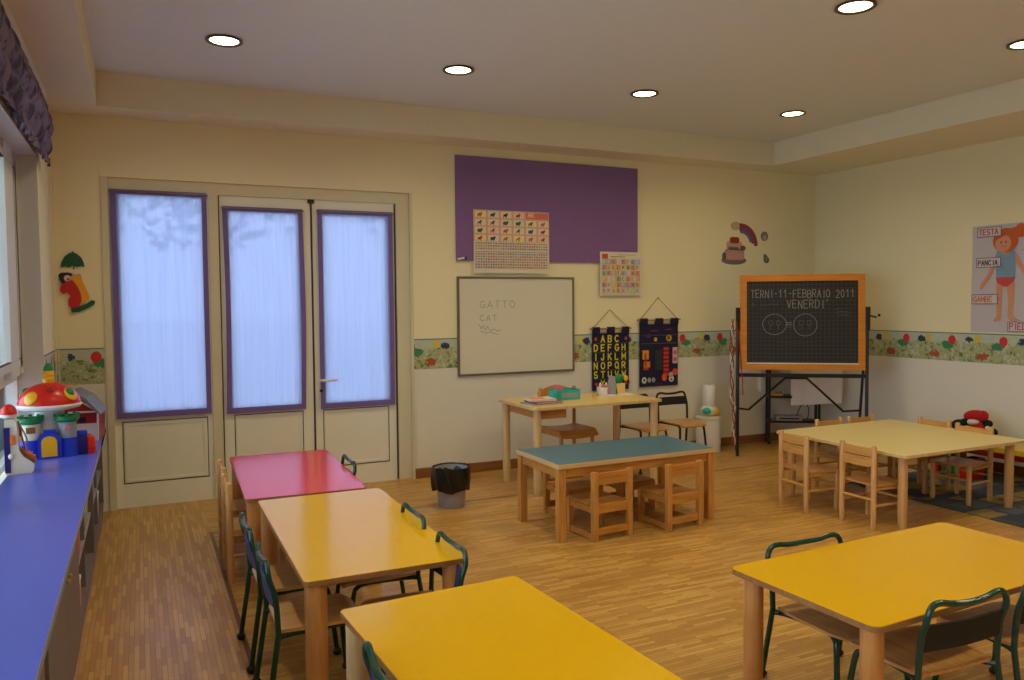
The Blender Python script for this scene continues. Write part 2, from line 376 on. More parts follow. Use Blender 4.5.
# stroke alphabet (unit cell .7 x 1)
def arc(cx, cy, rx, ry, a0, a1, n=8): return [(cx + rx * math.cos(R(a0 + (a1 - a0) * i / n)), cy + ry * math.sin(R(a0 + (a1 - a0) * i / n))) for i in range(n + 1)]
G = {'A': [[(0, 0), (.35, 1), (.7, 0)], [(.13, .35), (.57, .35)]], 'B': [[(0, 0), (0, 1)] + arc(.35, .76, .3, .24, 90, -90) + [(0, .52)], [(0, .52)] + arc(.38, .26, .32, .26, 90, -90) + [(0, 0)]],
 'C': [arc(.4, .5, .4, .5, 50, 310, 12)], 'D': [[(0, 0), (0, 1)] + arc(.25, .5, .45, .5, 90, -90) + [(0, 0)]], 'E': [[(.65, 1), (0, 1), (0, 0), (.65, 0)], [(0, .52), (.5, .52)]],
 'F': [[(.65, 1), (0, 1), (0, 0)], [(0, .52), (.5, .52)]], 'G': [arc(.4, .5, .4, .5, 50, 330, 12) + [(.75, .45), (.45, .45)]], 'H': [[(0, 0), (0, 1)], [(.65, 0), (.65, 1)], [(0, .5), (.65, .5)]],
 'I': [[(.35, 0), (.35, 1)]], 'J': [[(.5, 1), (.5, .25)] + arc(.27, .25, .23, .25, 0, -180)], 'K': [[(0, 0), (0, 1)], [(.62, 1), (0, .45)], [(.2, .62), (.65, 0)]], 'L': [[(0, 1), (0, 0), (.6, 0)]],
 'M': [[(0, 0), (0, 1), (.37, .35), (.74, 1), (.74, 0)]], 'N': [[(0, 0), (0, 1), (.65, 0), (.65, 1)]], 'O': [arc(.36, .5, .36, .5, 0, 360, 16)], 'P': [[(0, 0), (0, 1)] + arc(.33, .74, .32, .26, 90, -90) + [(0, .48)]],
 'Q': [arc(.36, .5, .36, .5, 0, 360, 16), [(.42, .25), (.74, -.04)]], 'R': [[(0, 0), (0, 1)] + arc(.33, .74, .32, .26, 90, -90) + [(0, .48)], [(.25, .48), (.66, 0)]],
 'S': [arc(.34, .74, .3, .26, 40, 270, 10) + arc(.34, .24, .32, .24, 90, -150, 10)], 'T': [[(0, 1), (.7, 1)], [(.35, 1), (.35, 0)]], 'U': [[(0, 1), (0, .32)] + arc(.33, .32, .33, .32, 180, 360) + [(.66, 1)]],
 'V': [[(0, 1), (.35, 0), (.7, 1)]], 'W': [[(0, 1), (.18, 0), (.38, .7), (.58, 0), (.76, 1)]], 'X': [[(0, 0), (.66, 1)], [(0, 1), (.66, 0)]], 'Y': [[(0, 1), (.35, .5), (.7, 1)], [(.35, .5), (.35, 0)]],
 'Z': [[(0, 1), (.65, 1), (0, 0), (.65, 0)]], '1': [[(.12, .75), (.4, 1), (.4, 0)]], '0': [arc(.33, .5, .3, .5, 0, 360, 16)], '2': [arc(.33, .72, .3, .28, 160, -30, 8) + [(0, 0), (.65, 0)]],
 '=': [[(.1, .62), (.6, .62)], [(.1, .36), (.6, .36)]], '-': [[(.15, .5), (.55, .5)]], "'": [[(.3, 1.05), (.22, .8)]], ' ': []}
def write(pr, txt, a, b, h, w, col, sx=.8, pitch=.95, jit=0):
    r = random.Random(txt)
    for ch in txt:
        jb = r.uniform(-jit, jit) * h
        for st in G.get(ch, []): pr.line([(a + x * h * sx, b + y * h + jb) for x, y in st], w, col)
        a += h * pitch * sx if ch != 'I' else h * pitch * sx * .8

# ------------------------------------------------------------------ room
XR, D, XL, ZS, ZC, YN = 6.712, 6.429, -.545, 2.864, 3.092, -2.2
fl = MB().box(-1.0, XR + .2, YN - .2, D + .35, -.12, 0).build('floor', 'floor', smooth=False); struct(fl)
# back wall with the door opening
dx0, dx1, dz = -.235, 2.092, 2.435
w = MB().box(XL - .4, dx0, D, D + .3, 0, ZC + .2).box(dx1, XR + .2, D, D + .3, 0, ZC + .2).box(dx0, dx1, D, D + .3, dz, ZC + .2)
struct(w.build('wall_back', 'wall', smooth=False))
struct(MB().box(XR, XR + .2, YN, D, 0, ZC + .2).build('wall_right', 'wall', smooth=False))
struct(MB().box(XL - .4, XR + .2, YN - .2, YN, 0, ZC + .2).build('wall_front', 'wall', smooth=False))
# left wall: window niche between y=.2 and 5.63
wy0, wy1, wz0, wz1 = -.6, 5.63, .575, 2.43
w = MB().box(XL - .3, XL, wy1, D, 0, ZC + .2).box(XL - .3, XL, YN, wy0, 0, ZC + .2).box(XL - .3, XL, wy0, wy1, wz1, ZC + .2).box(XL - .3, XL, wy0, wy1, 0, wz0)
struct(w.build('wall_left', 'wall', smooth=False))
struct(MB().box(XL - .27, XL - .001, wy1 - .012, wy1, wz0, wz1).box(XL - .27, XL - .001, wy0, wy1, wz1 - .012, wz1).build('trim_reveal', 'reveal', smooth=False))
# tray ceiling
fx0, fx1, fy = -.231, 5.807, 6.107
c = MB().box(fx0, fx1, YN, fy, ZC, ZC + .15).build('ceiling', 'ceil', smooth=False); struct(c)
c = MB().box(XL, fx0, YN, D, ZS, ZC + .15).box(fx1, XR, YN, D, ZS, ZC + .15).box(fx0, fx1, fy, D, ZS, ZC + .15)
M['soffit'] = plain('soffit_cream_paint', rgb(230, 222, 194), .85, .02)
struct(c.build('ceiling_soffit', 'soffit', smooth=False))
# skirting
struct(MB().box(dx1 + .01, XR, D - .018, D, 0, .085, bev=.003).build('baseboard_back', 'skirt', smooth=False))
struct(MB().box(XR - .018, XR, YN, D - .018, 0, .085, bev=.003).build('baseboard_right', 'skirt', smooth=False))
# wallpaper border
struct(MB().box(dx1 + .015, XR, D - .002, D, .94, 1.2).box(XL, dx0 - .01, D - .002, D, .94, 1.2).build('trim_border_back', 'borderx', smooth=False))
struct(MB().box(XR - .002, XR, YN, D - .002, .94, 1.2).build('trim_border_right', 'bordery', smooth=False))
struct(MB().box(XL, XL + .002, wy1, D - .002, .94, 1.2).build('trim_border_left', 'bordery', smooth=False))

# ------------------------------------------------------------------ doors
yd = D + .05
mb = MB()
mb.box(dx0, dx0 + .045, D - .012, D + .16, 0, dz).box(dx1 - .125, dx1, D + .02, D + .16, 0, dz).box(dx0 + .045, dx1 - .125, D + .02, D + .16, dz - .09, dz)
mb.box(dx1 - .012, dx1 + .012, D - .01, D + .02, 0, dz)
mb.box(.49, .56, D + .02, D + .16, 0, dz - .09)
struct(mb.build('trim_door_frame', 'jamb', smooth=False))
def leaf(name, x0, x1, z0, z1, gx0, gx1, gz0, gz1, px, is_win=False):
    mb = MB()
    y0, y1 = D + .035, D + .09
    mb.box(x0, gx0, y0, y1, z0, z1).box(gx1, x1, y0, y1, z0, z1).box(gx0, gx1, y0, y1, gz1, z1).box(gx0, gx1, y0, y1, z0, gz0)
    o = mb.build(name, 'doorpaint', smooth=False); struct(o)
    a0, a1, b0, b1 = px
    w = .006
    g = frame(0, MB(), a0, a1, b0, b1, w, y0 - .002, y0 + .004).build('panel_seam', 'seam', o, smooth=False); struct(g)
    s = frame(0, MB(), a0 + .012, a1 - .012, b0 + .012, b1 - .012, .02, y0 - .006, y0 + .004).build('panel_moulding', 'doorpaint', o, smooth=False); struct(s)
    gl = MB().box(gx0, gx1, y0 + .03, y0 + .036, gz0, gz1).build('door_glass', 'glass', o, smooth=False); struct(gl)
    return o
f0 = leaf('window_1', dx0 + .045, .49, 0, 2.36, -.12, .44, .72, 2.31, (-.142, .452, .18, .645))
f1 = leaf('door_1', .55, 1.264, 0, 2.36, .64, 1.15, .70, 2.22, (.645, 1.175, .17, .645))
f2 = leaf('door_2', 1.268, 1.972, 0, 2.36, 1.36, 1.88, .70, 2.22, (1.334, 1.889, .163, .64))
g = MB().box(1.259, 1.273, D + .028, D + .034, .01, 2.33).box(1.955, 1.961, D + .015, D + .034, .01, 2.34).box(.563, .569, D + .015, D + .034, .01, 2.34).build('door_gap_seal', 'seam', f2, smooth=False); struct(g)
h = MB(); h.box(1.30, 1.335, D + .018, D + .035, .72, .93, bev=.004); h.tube([(1.318, D + .03, .885), (1.318, D - .015, .885), (1.33, D - .025, .885), (1.44, D - .025, .885)], .011)
h = h.build('door_handle', 'winframe', f2); struct(h)
h = MB().cone((1.318, D + .02, .80), (1.318, D + .006, .80), .013).build('lock_cylinder', 'rubber', f2); struct(h)
h = MB().box(1.24, 1.29, D + .015, D + .034, 2.315, 2.345).build('door_latch', 'seam', f2, smooth=False); struct(h)
# shades
def shade(x0, x1, z0, z1, label, skew=0.0):
    y = D - .002
    t = thing('door_shade', label, 'curtain', ((x0 + x1) / 2, y, z0), 0, 'fabric shades on the glazed doors')
    W, H = x1 - x0, z1 - z0; hw = .035
    def f(u, v): return Vector(((u - .5) * (W - 2 * hw) + skew * math.sin(PI * v) , .012 + .003 * math.sin(u * 31) + .002 * math.sin(u * 57 + v * 4), hw + v * (H - 2 * hw)))
    MB().sheet(f, 60, 14, 0).build('sheer_panel', 'sheer', t)
    mb = MB()
    for sx in (-1, 1):
        def e(u, v, sx=sx): return Vector((sx * (W / 2 - hw * u) + skew * math.sin(PI * v), .010 + .004 * math.sin(v * 9 + sx), v * H))
        mb.sheet(e, 2, 24, .004)
    mb.box(-W / 2, W / 2, .006, .014, 0, hw * 1.2).box(-W / 2, W / 2, .006, .014, H - hw, H)
    mb.build('purple_hem', 'hem', t)
    MB().cone((-W / 2 - .01, .004, H - .015), (W / 2 + .01, .004, H - .015), .006).build('curtain_rod', 'alu', t)
    return t
shade(-.175, .478, .672, 2.352, 'light blue sheer shade with purple hem, wide and leftmost, on the fixed glazed panel')
shade(.588, 1.192, .66, 2.262, 'light blue sheer shade with purple hem on the middle door leaf, right hem bulging', .012)
shade(1.312, 1.936, .652, 2.268, 'light blue sheer shade with purple hem on the door leaf with the handle')

# ------------------------------------------------------------------ left window
xw = -.697
def yz_frame(mb, y0, y1, z0, z1, w, x0, x1):
    mb.box(x0, x1, y0, y0 + w, z0, z1); mb.box(x0, x1, y1 - w, y1, z0, z1); mb.box(x0, x1, y0 + w, y1 - w, z0, z0 + w); mb.box(x0, x1, y0 + w, y1 - w, z1 - w, z1); return mb
mb = MB(); edges = [wy0, .95, 2.5, 4.06, 5.618]
for a, b in zip(edges, edges[1:]): yz_frame(mb, a, b, 1.10, wz1 - .012, .055, xw - .05, xw + .01); yz_frame(mb, a, b, wz0 + .04, 1.10, .04, xw - .05, xw + .01)
wf = mb.build('window_2', 'winframe', smooth=False); struct(wf)
mb = MB(); 
for a, b in zip(edges, edges[1:]): yz_frame(mb, a + .045, b - .045, 1.145, wz1 - .06, .05, xw + .005, xw + .045)
sf = mb.build('window_sash', 'winframe', wf, smooth=False); struct(sf)
mb = MB()
for a, b in zip(edges, edges[1:]): yz_frame(mb, a + .09, b - .09, 1.19, wz1 - .105, .006, xw + .030, xw + .047)
sf = mb.build('sash_gasket', 'seam', wf, smooth=False); struct(sf)
struct(MB().box(xw - .05, -.652, 5.50, 5.617, 1.10, wz1 - .013).box(xw - .05, -.650, 5.10, 5.43, 1.10, wz1 - .013).build('window_stile', 'winframe', wf, smooth=False))
struct(MB().box(xw - .04, -.660, 5.43, 5.50, 1.12, wz1 - .03).build('stile_gasket', 'seam', wf, smooth=False))
gl = MB()
for a, b in zip(edges, edges[1:]): gl.box(xw + .012, xw + .017, a + .095, b - .095, 1.19, wz1 - .11).box(xw - .03, xw - .025, a + .04, b - .04, wz0 + .08, 1.06)
struct(gl.build('window_pane', 'glass', wf, smooth=False))
struct(MB().box(XL - .3, xw - .06, wy0, wy1, .5, wz0).build('window_sill', 'reveal', wf, smooth=False))
# roller cord
t = MB(); t.tube([(-.530, 6.2, 2.84), (-.530, 6.2, 1.5), (-.530, 6.2, .9)], .003, 6, False); t.tube([(-.512, 6.2, 2.84), (-.512, 6.2, 1.0), (-.505, 6.2, .80)], .003, 6, False)
cd = t.build('blind_cord', 'paper'); tag(cd, 'thin white blind cords hanging in the left corner by the window', 'cord')
MB().box(-.542, -.50, 6.18, 6.22, 2.835, ZS, bev=.004).build('cord_bracket', 'ceil', cd)
# valance
def val(u, v):
    y = 1.2 + u * 4.55; s = math.sin(y * 23) * .3 + math.sin(y * 41.3 + 1) * .3 + math.sin(y * 9.1 + v * 5) * .3
    fold = abs(math.sin(v * 3 * PI)) * .026 * (1 + .3 * s)
    x = -.52 + .04 * math.sin(PI * min(v * 1.15, 1)) + fold + .014 * s * (1 - v)
    z = 2.42 + v * (2.83 - 2.42) + (1 - v) ** 2 * .022 * s
    return Vector((x, y, z))
vt = thing('window_valance', 'purple patterned gathered fabric valance hanging above the left window', 'curtain', (0, 0, 0))
MB().sheet(val, 420, 30, .006).build('gathered_fabric', 'valance', vt)
mb = MB()
def fr(u, v):
    y = 1.2 + u * 4.62; return Vector((-.51 + .012 * math.sin(y * 41) * (1 - v) + .02, y, 2.385 + .05 * v + .007 * math.sin(y * 37)))
MB().sheet(fr, 420, 3, .004).build('ruffled_hem', 'valance', vt)
MB().box(-.543, -.50, 1.2, 5.82, 2.80, 2.86).build('valance_rail', 'white', vt, smooth=False)

# ------------------------------------------------------------------ wall pieces
yb = D - .001
t = thing('notice_board', 'large purple felt notice board high on the cream wall', 'notice board', (0, 0, 0))
MB().box(2.497, 4.378, D - .022, D, 1.875, 2.785, bev=.003).build('felt_panel', 'cork', t, smooth=False)
t = thing('whiteboard', 'white marker board with thin grey metal frame below the purple board', 'whiteboard')
MB().box(2.515, 3.655, D - .016, D, .875, 1.722).build('writing_surface', 'whiteboard', t, smooth=False)
frame(0, MB(), 2.502, 3.668, .862, 1.736, .018, D - .022, D).build('board_frame', 'alu', t, smooth=False)
p = Print((2.515, D - .0162, .875), (1, 0, 0), (0, 0, 1)); ink = rgb(150, 150, 140)
write(p, 'GATTO', .20, .585, .06, .005, ink, 1.1, 1.1); write(p, 'CAT', .20, .47, .05, .005, ink, 1.1, 1.1)
p.line([(.19, .44), (.21, .40), (.23, .43), (.25, .385), (.27, .42), (.30, .38), (.33, .40), (.36, .375), (.4, .39)], .005, ink); p.line([(.2, .38), (.26, .36), (.3, .37), (.37, .345)], .005, ink)
p.build('marker_writing', t)
tag(MB().cone((2.505, D - .0305, 1.885), (2.565, D - .0305, 1.895), .009).build('marker_pen', 'white'), 'small white marker held on the lower left corner of the purple board', 'marker')
bpy.data.objects['marker_pen'].location = (0, 0, 0)
MB().cone((2.565, D - .0305, 1.895), (2.585, D - .0305, 1.8985), .0095).build('pen_cap', 'navytoy', bpy.data.objects['marker_pen'])
# calendar poster
px0, px1, pz0, pz1 = 2.655, 3.402, 1.768, 2.322; W, H = px1 - px0, pz1 - pz0
t = thing('picture_calendar', 'wide paper chart of small pictures over number rows on purple board', 'poster')
MB().sheet(lambda u, v: Vector((px0 + u * W, D - .029 - .003 * math.sin(v * PI), pz0 + v * H)), 2, 8, .001).build('paper_sheet', 'paper', t)
p = Print((px0, D - .0345, pz0), (1, 0, 0), (0, 0, 1))
rc = random.Random(3); cw = W / 6; ch = H * .125
p.rect(.003, W - .003, H * .5, H - .003, rgb(224, 168, 148)); p.layer()
tints = [(230, 212, 176), (236, 224, 150), (216, 220, 200), (236, 204, 176), (234, 214, 186), (222, 222, 204)]
for i in range(6):
    for j in range(4):
        if i >= 4 and j == 0: continue
        a0, b1 = i * cw + .012, H - .012 - j * ch
        p.rect(a0, a0 + cw - .02, b1 - ch + .014, b1, rgb(*rc.choice(tints)))
p.layer()
p.rect(4 * cw + .012, 6 * cw - .012, H - ch + .002, H - .012, rgb(220, 120, 100)); p.layer()
cols = [(90, 60, 40), (60, 100, 50), (40, 34, 30), (190, 110, 40), (160, 60, 40), (80, 90, 100)]
for i in range(6):
    for j in range(4):
        if i >= 4 and j == 0: continue
        a, b = i * cw + cw * .45, H - .012 - j * ch - ch * .45; cc = rgb(*rc.choice(cols)); s_ = rc.uniform(.6, 1.2)
        p.ell(a, b, .022 * s_, .014 * s_, cc, 9); p.ell(a + .018 * s_, b + .012, .01, .01, cc, 7); p.rect(a - .02, a - .014, b - .022, b, cc); p.rect(a + .008, a + .014, b - .022, b, cc)
write(p, 'ABC', 4 * cw + .03, H - ch + .02, .032, .005, rgb(250, 220, 170))
p.layer()
for j in range(10):
    b = H * .46 - j * .0235
    if j == 3: p.rect(.01, W - .01, b, b + .004, rgb(110, 130, 120)); continue
    for i in range(30):
        a = .014 + i * (W - .03) / 30; p.rect(a, a + .015, b, b + .014, rgb(*rc.choice([(206, 110, 100), (206, 150, 110), (150, 160, 170), (190, 180, 120), (170, 110, 120), (120, 130, 170)])))
p.build('printed_pictures', t)
# small poster
px0, px1, pz0, pz1 = 3.945, 4.419, 1.567, 1.98; W, H = px1 - px0, pz1 - pz0
t = thing('alphabet_poster', 'small square paper chart of bright letter tiles below purple board', 'poster')
MB().sheet(lambda u, v: Vector((px0 + u * W, D - .029 - .003 * math.sin(v * PI), pz0 + v * H)), 2, 8, .001).build('paper_sheet', 'paper', t)
p = Print((px0, D - .0345, pz0), (1, 0, 0), (0, 0, 1)); n = 8
tc = [(236, 170, 60), (220, 120, 60), (150, 160, 190), (190, 110, 140), (150, 180, 120), (226, 206, 110), (214, 120, 110), (120, 150, 140), (206, 196, 180), (230, 190, 150)]
for i in range(n):
    for j in range(6):
        a0 = .02 + i * (W - .04) / n; b0 = .02 + j * (H * .8) / 6
        q_ = rc.choice(tc); p.rect(a0, a0 + W / n - .008, b0, b0 + H * .8 / 6 - .006, rgb(*[x_ * .62 + 218 * .38 for x_ in q_]))
p.rect(.02, .085, H * .84, H - .02, rgb(210, 80, 60)); 
p.layer()
for i in range(n):
    for j in range(6):
        a0 = .03 + i * (W - .04) / n; b0 = .03 + j * (H * .8) / 6
        write(p, chr(65 + (i + (5 - j) * n) % 26), a0, b0, .03, .0045, rgb(*rc.choice([(80, 60, 60), (150, 50, 50), (60, 80, 120), (240, 230, 210), (70, 110, 70)])))
p.rect(.11, .28, H * .88, H * .895, rgb(130, 110, 90)); p.rect(.2, .4, H * .93, H * .94, rgb(160, 130, 100))
p.build('printed_letters', t)
# hanging charts
def hanging(x0, x1, z0, z1, peak, label):
    t = thing('hanging_chart', label, 'wall hanging', (0, 0, 0), 0, 'fabric wall charts on cords')
    MB().sheet(lambda u, v: Vector((x0 + u * (x1 - x0), D - .020 - .002 * math.sin(u * 7 + 1), z0 + v * (z1 - z0 - .05))), 14, 4, .004).build('fabric_panel', M['navyfab'], t)
    W = x1 - x0
    for a, b in ((0, .2), (.4, .6), (.8, 1)): MB().box(x0 + a * W, x0 + b * W, D - .034, D - .016, z1 - .055, z1 + .008, bev=.003).build('hanging_loop', M['navyfab'], t)
    MB().cone((x0 - .025, D - .025, z1 - .008), (x1 + .025, D - .025, z1 - .008), .008).build('wooden_rod', 'orangex', t)
    MB().tube([(x0 + .01, D - .02, z1), ((x0 + x1) / 2, D - .008, peak), (x1 - .01, D - .02, z1)], .0028, 6, False).build('cord', 'skirt', t)
    return t
M['navyfab'] = plain('navy_felt', rgb(26, 27, 60), .9, .1, 40)
t = hanging(3.862, 4.274, .662, 1.258, 1.43, 'dark navy fabric chart of yellow alphabet letters, left of two')
p = Print((3.862, D - .0275, .662), (1, 0, 0), (0, 0, 1)); yl = rgb(214, 196, 40); W = .412
for r_, row in enumerate(['ABC', 'DEFGH', 'IJKLM', 'NOPQR', 'STUVW', 'XYZ']):
    z = .462 - r_ * .0855; n = len(row)
    for i, ch in enumerate(row):
        a = .015 + (i + (5 - n) / 2) * .078 + .008; write(p, ch, a - .006, z, .058, .0125, yl, .92)
    p.rect(.01, W - .01, z - .014, z - .011, rgb(90, 90, 96))
for a, b in ((.035, .49), (.375, .49), (.04, .06), (.372, .06)): p.ell(a, b, .016, .018, rgb(190, 60, 60), 8)
p.build('felt_letters', t)
t = hanging(4.398, 4.858, .668, 1.332, 1.545, 'dark navy fabric activity chart with red and yellow pieces, right of two')
p = Print((4.398, D - .0275, .668), (1, 0, 0), (0, 0, 1)); W = .46
p.rect(.13, .21, .545, .553, rgb(150, 60, 50)); p.rect(.3, .38, .555, .563, rgb(150, 60, 50)); p.rect(.02, .44, .42, .428, rgb(84, 84, 92)); p.rect(.02, .44, .50, .508, rgb(70, 70, 78))
p.ell(.185, .462, .02, .022, rgb(206, 170, 50)); p.ell(.345, .475, .035, .035, rgb(222, 160, 40)); p.ell(.1, .5, .03, .02, rgb(110, 40, 60)); p.ell(.34, .475, .018, .018, rgb(190, 110, 30))
p.rect(.03, .105, .27, .36, rgb(226, 150, 30)); p.rect(.045, .12, .19, .25, rgb(226, 130, 30)); p.rect(.04, .1, .165, .185, rgb(200, 50, 30))
p.rect(.18, .27, .16, .36, rgb(40, 44, 54)); p.rect(.18, .27, .02, .024, rgb(80, 80, 80))
for k in range(7): p.rect(.28, .345, .1 + k * .042, .132 + k * .042, rgb(206, 44, 32))
p.rect(.39, .45, .22, .38, rgb(222, 170, 180)); p.layer(); p.ell(.42, .33, .022, .022, rgb(206, 90, 120)); p.ell(.42, .26, .022, .022, rgb(206, 90, 120))
p.ell(.42, .135, .035, .035, rgb(214, 74, 44)); p.ell(.05, .065, .028, .032, rgb(222, 220, 206)); p.ell(.11, .065, .022, .025, rgb(160, 160, 150)); p.ell(.16, .065, .022, .025, rgb(150, 150, 140))
p.ell(.29, .085, .03, .038, rgb(226, 84, 30)); p.ell(.375, .07, .032, .034, rgb(214, 210, 200)); p.ell(.37, .11, .025, .025, rgb(200, 200, 190))
p.layer(); p.ell(.05, .065, .012, .018, rgb(90, 90, 80)); p.ell(.375, .06, .012, .012, rgb(110, 90, 80)); p.rect(.055, .075, .2, .33, rgb(170, 50, 30))
p.build('felt_pieces', t)
# decals
def decal(name, label, parts, grp=None):
    t = thing(name, label, 'wall sticker', (0, 0, 0), 0, grp)
    for nm, pts, col, k in parts:
        m = bpy.data.materials.get('decal_%s' % str(col)) or plain('decal_%s' % str(col), rgb(*col), .6, .15, 40)
        MB().prism(pts, 0, .003 + .0015 * k, Matrix(((1, 0, 0, 0), (0, 0, -1, D), (0, 1, 0, 0), (0, 0, 0, 1)))).build(nm, m, t, smooth=False)
    return t
def ellp(cx, cy, rx, ry, n=18, a=0): return [(cx + rx * math.cos(2 * PI * i / n) * math.cos(a) - ry * math.sin(2 * PI * i / n) * math.sin(a), cy + rx * math.cos(2 * PI * i / n) * math.sin(a) + ry * math.sin(2 * PI * i / n) * math.cos(a)) for i in range(n)]
decal('cake_decal', 'pink two-tier birthday cake paper cut-out on the cream wall', [
    ('cake_plate', ellp(5.585, 1.925, .165, .045), (120, 110, 110), 0), ('lower_tier', rrect(5.46, 5.72, 1.93, 2.04, .03), (196, 150, 140), 1), ('upper_tier', rrect(5.49, 5.69, 2.03, 2.12, .025), (200, 156, 140), 1),
    ('icing_band', rrect(5.51, 5.64, 2.035, 2.065, .01), (120, 110, 110), 2), ('icing_rim', ellp(5.70, 2.055, .035, .025), (110, 80, 60), 2), ('cherries', rrect(5.53, 5.65, 2.10, 2.165, .025), (150, 44, 36), 3), ('side_leaf', ellp(5.455, 1.965, .025, .04), (90, 90, 60), 2)])
def arcband(cx, cy, r0, r1, a0, a1, n=12): return [(cx + r1 * math.cos(R(a0 + (a1 - a0) * i / n)), cy + r1 * math.sin(R(a0 + (a1 - a0) * i / n))) for i in range(n + 1)] + [(cx + r0 * math.cos(R(a1 + (a0 - a1) * i / n)), cy + r0 * math.sin(R(a1 + (a0 - a1) * i / n))) for i in range(n + 1)]
decal('rainbow_decal', 'small rainbow paper cut-out with a white cloud above the cake', [
    ('outer_arc', arcband(5.67, 2.08, .185, .23, 0, 95), (150, 50, 54), 1), ('middle_arc', arcband(5.67, 2.08, .155, .187, 8, 95), (110, 80, 150), 2), ('inner_arc', arcband(5.67, 2.08, .13, .157, 15, 92), (110, 110, 110), 1), ('cloud', ellp(5.60, 2.28, .055, .045), (190, 176, 140), 3)])
decal('round_decal', 'tiny round grey paper cut-out right of the rainbow', [('disc', ellp(5.995, 2.185, .05, .05), (140, 124, 120), 0), ('pattern', ellp(5.995, 2.17, .028, .025), (170, 160, 170), 1)])
decal('leaf_decal', 'tiny dark leaf-shaped paper cut-out nearest the top of the blackboard', [('leaf', [(5.985, 1.99), (6.01, 2.0), (6.04, 1.97), (6.065, 1.94), (6.05, 1.905), (6.01, 1.90), (5.985, 1.93)], (100, 96, 80), 0), ('vein', ellp(6.02, 1.945, .016, .022), (136, 128, 110), 1)])
# clown wall decoration
MX = Matrix(((1, 0, 0, -.425), (0, 0, -1, D), (0, 1, 0, 1.675), (0, 0, 0, 1)))
t = thing('clown_decoration', 'painted wooden clown cut-out holding a green umbrella beside the doors', 'wall decoration')
def cl(nm, pts, col, z=0): MB().prism(pts, 0, .012 + z, MX).build(nm, col, t, smooth=False)
M['cgreen'] = plain('dark_green_paint', rgb(16, 88, 62), .4); M['cred'] = plain('red_paint', rgb(196, 22, 28), .4); M['cyel'] = plain('yellow_paint', rgb(234, 166, 14), .4); M['cnavy'] = plain('navy_paint', rgb(20, 28, 62), .4); M['cskin'] = plain('pink_paint', rgb(226, 190, 180), .4)
cl('umbrella', [(-.075, .105), (-.07, .14), (-.05, .18), (-.02, .205), (0, .212), (.003, .222), (.008, .211), (.03, .2), (.055, .175), (.07, .14), (.074, .108), (.05, .115), (.025, .108), (0, .115), (-.025, .105), (-.05, .112)], 'cgreen')
cl('umbrella_handle', [(.002, .06), (.01, .06), (.01, .112), (.002, .112)], 'skirt')
cl('trousers', [(-.005, .03), (.02, .06), (.05, .055), (.06, .0), (.085, -.06), (.10, -.11), (.07, -.15), (.02, -.165), (.0, -.1), (-.01, -.04)], 'cyel', .002)
cl('glove', ellp(.018, .072, .028, .018), 'white', .004)
cl('jacket', [(-.06, .0), (-.03, .02), (.0, .01), (.025, -.03), (.045, -.08), (.05, -.13), (.03, -.18), (-.01, -.195), (-.035, -.165), (-.035, -.125), (-.02, -.1), (-.04, -.075), (-.07, -.085), (-.085, -.06), (-.075, -.02)], 'cred', .005)
cl('hat', [(-.085, .015), (-.09, .05), (-.075, .065), (-.03, .068), (-.005, .06), (-.01, .04), (-.04, .035), (-.05, -.005), (-.07, -.015)], 'cnavy', .007)
cl('face', ellp(-.035, .027, .022, .022), 'cskin', .009); cl('nose', ellp(-.03, .02, .008, .008), 'cred', .012)
cl('shoes', [(-.02, -.19), (.03, -.175), (.08, -.155), (.11, -.13), (.135, -.135), (.13, -.16), (.09, -.185), (.03, -.215), (-.015, -.218)], 'cgreen', .008)
# body parts poster on the right wall (u runs towards the camera = -y)
t = thing('body_poster', 'pale poster of a red-haired girl naming body parts, on right wall', 'poster')
py1, py0, pz0, pz1 = 4.61, 3.87, 1.213, 2.144
MB().sheet(lambda u, v: Vector((XR - .0035 - .002 * math.sin(v * PI * 2), py1 - u * (py1 - py0), pz0 + v * (pz1 - pz0))), 2, 10, .001).box(XR - .006, XR, 4.25, 4.27, 2.12, 2.14).build('paper_sheet', plain('poster_paper', rgb(196, 190, 196), .5, .02), t)
p = Print((XR - .0075, py1, pz0), (0, -1, 0), (0, 0, 1)); sk = rgb(214, 148, 112); hr = rgb(196, 90, 30)
cx = .315
p.face([(cx - .09, .43), (cx - .03, .43), (cx - .035, .25), (cx - .04, .13), (cx - .05, .10), (cx - .10, .09), (cx - .11, .105), (cx - .08, .14), (cx - .085, .28)], sk)
p.face([(cx + .0, .43), (cx + .075, .43), (cx + .07, .28), (cx + .06, .15), (cx + .10, .11), (cx + .09, .095), (cx + .04, .10), (cx + .015, .14), (cx + .02, .27)], sk)
p.face([(cx - .09, .69), (cx - .07, .64), (cx - .15, .47), (cx - .20, .40), (cx - .22, .37), (cx - .235, .385), (cx - .225, .43), (cx - .17, .50)], sk)
p.face([(cx + .07, .69), (cx + .05, .64), (cx + .14, .50), (cx + .19, .42), (cx + .21, .39), (cx + .225, .40), (cx + .2, .47), (cx + .15, .55)], sk)
p.layer(); p.rect(cx - .04, cx + .02, .66, .72, sk); p.layer(); p.ell(cx - .015, .79, .11, .105, hr, 20); p.layer(); p.ell(cx + .115, .865, .055, .06, hr, 12); p.layer(); p.ell(cx + .06, .85, .06, .045, hr, 12)
p.layer(); p.ell(cx - .035, .765, .07, .075, sk, 16); p.layer()
p.face([(cx - .11, .86), (cx - .02, .895), (cx + .05, .87), (cx + .04, .82), (cx - .02, .83), (cx - .105, .79)], hr); p.layer()
p.ell(cx - .05, .775, .007, .01, rgb(60, 60, 90), 8); p.ell(cx - .01, .775, .007, .01, rgb(60, 60, 90), 8); p.line([(cx - .045, .745), (cx - .03, .738), (cx - .01, .745)], .005, rgb(190, 50, 50))
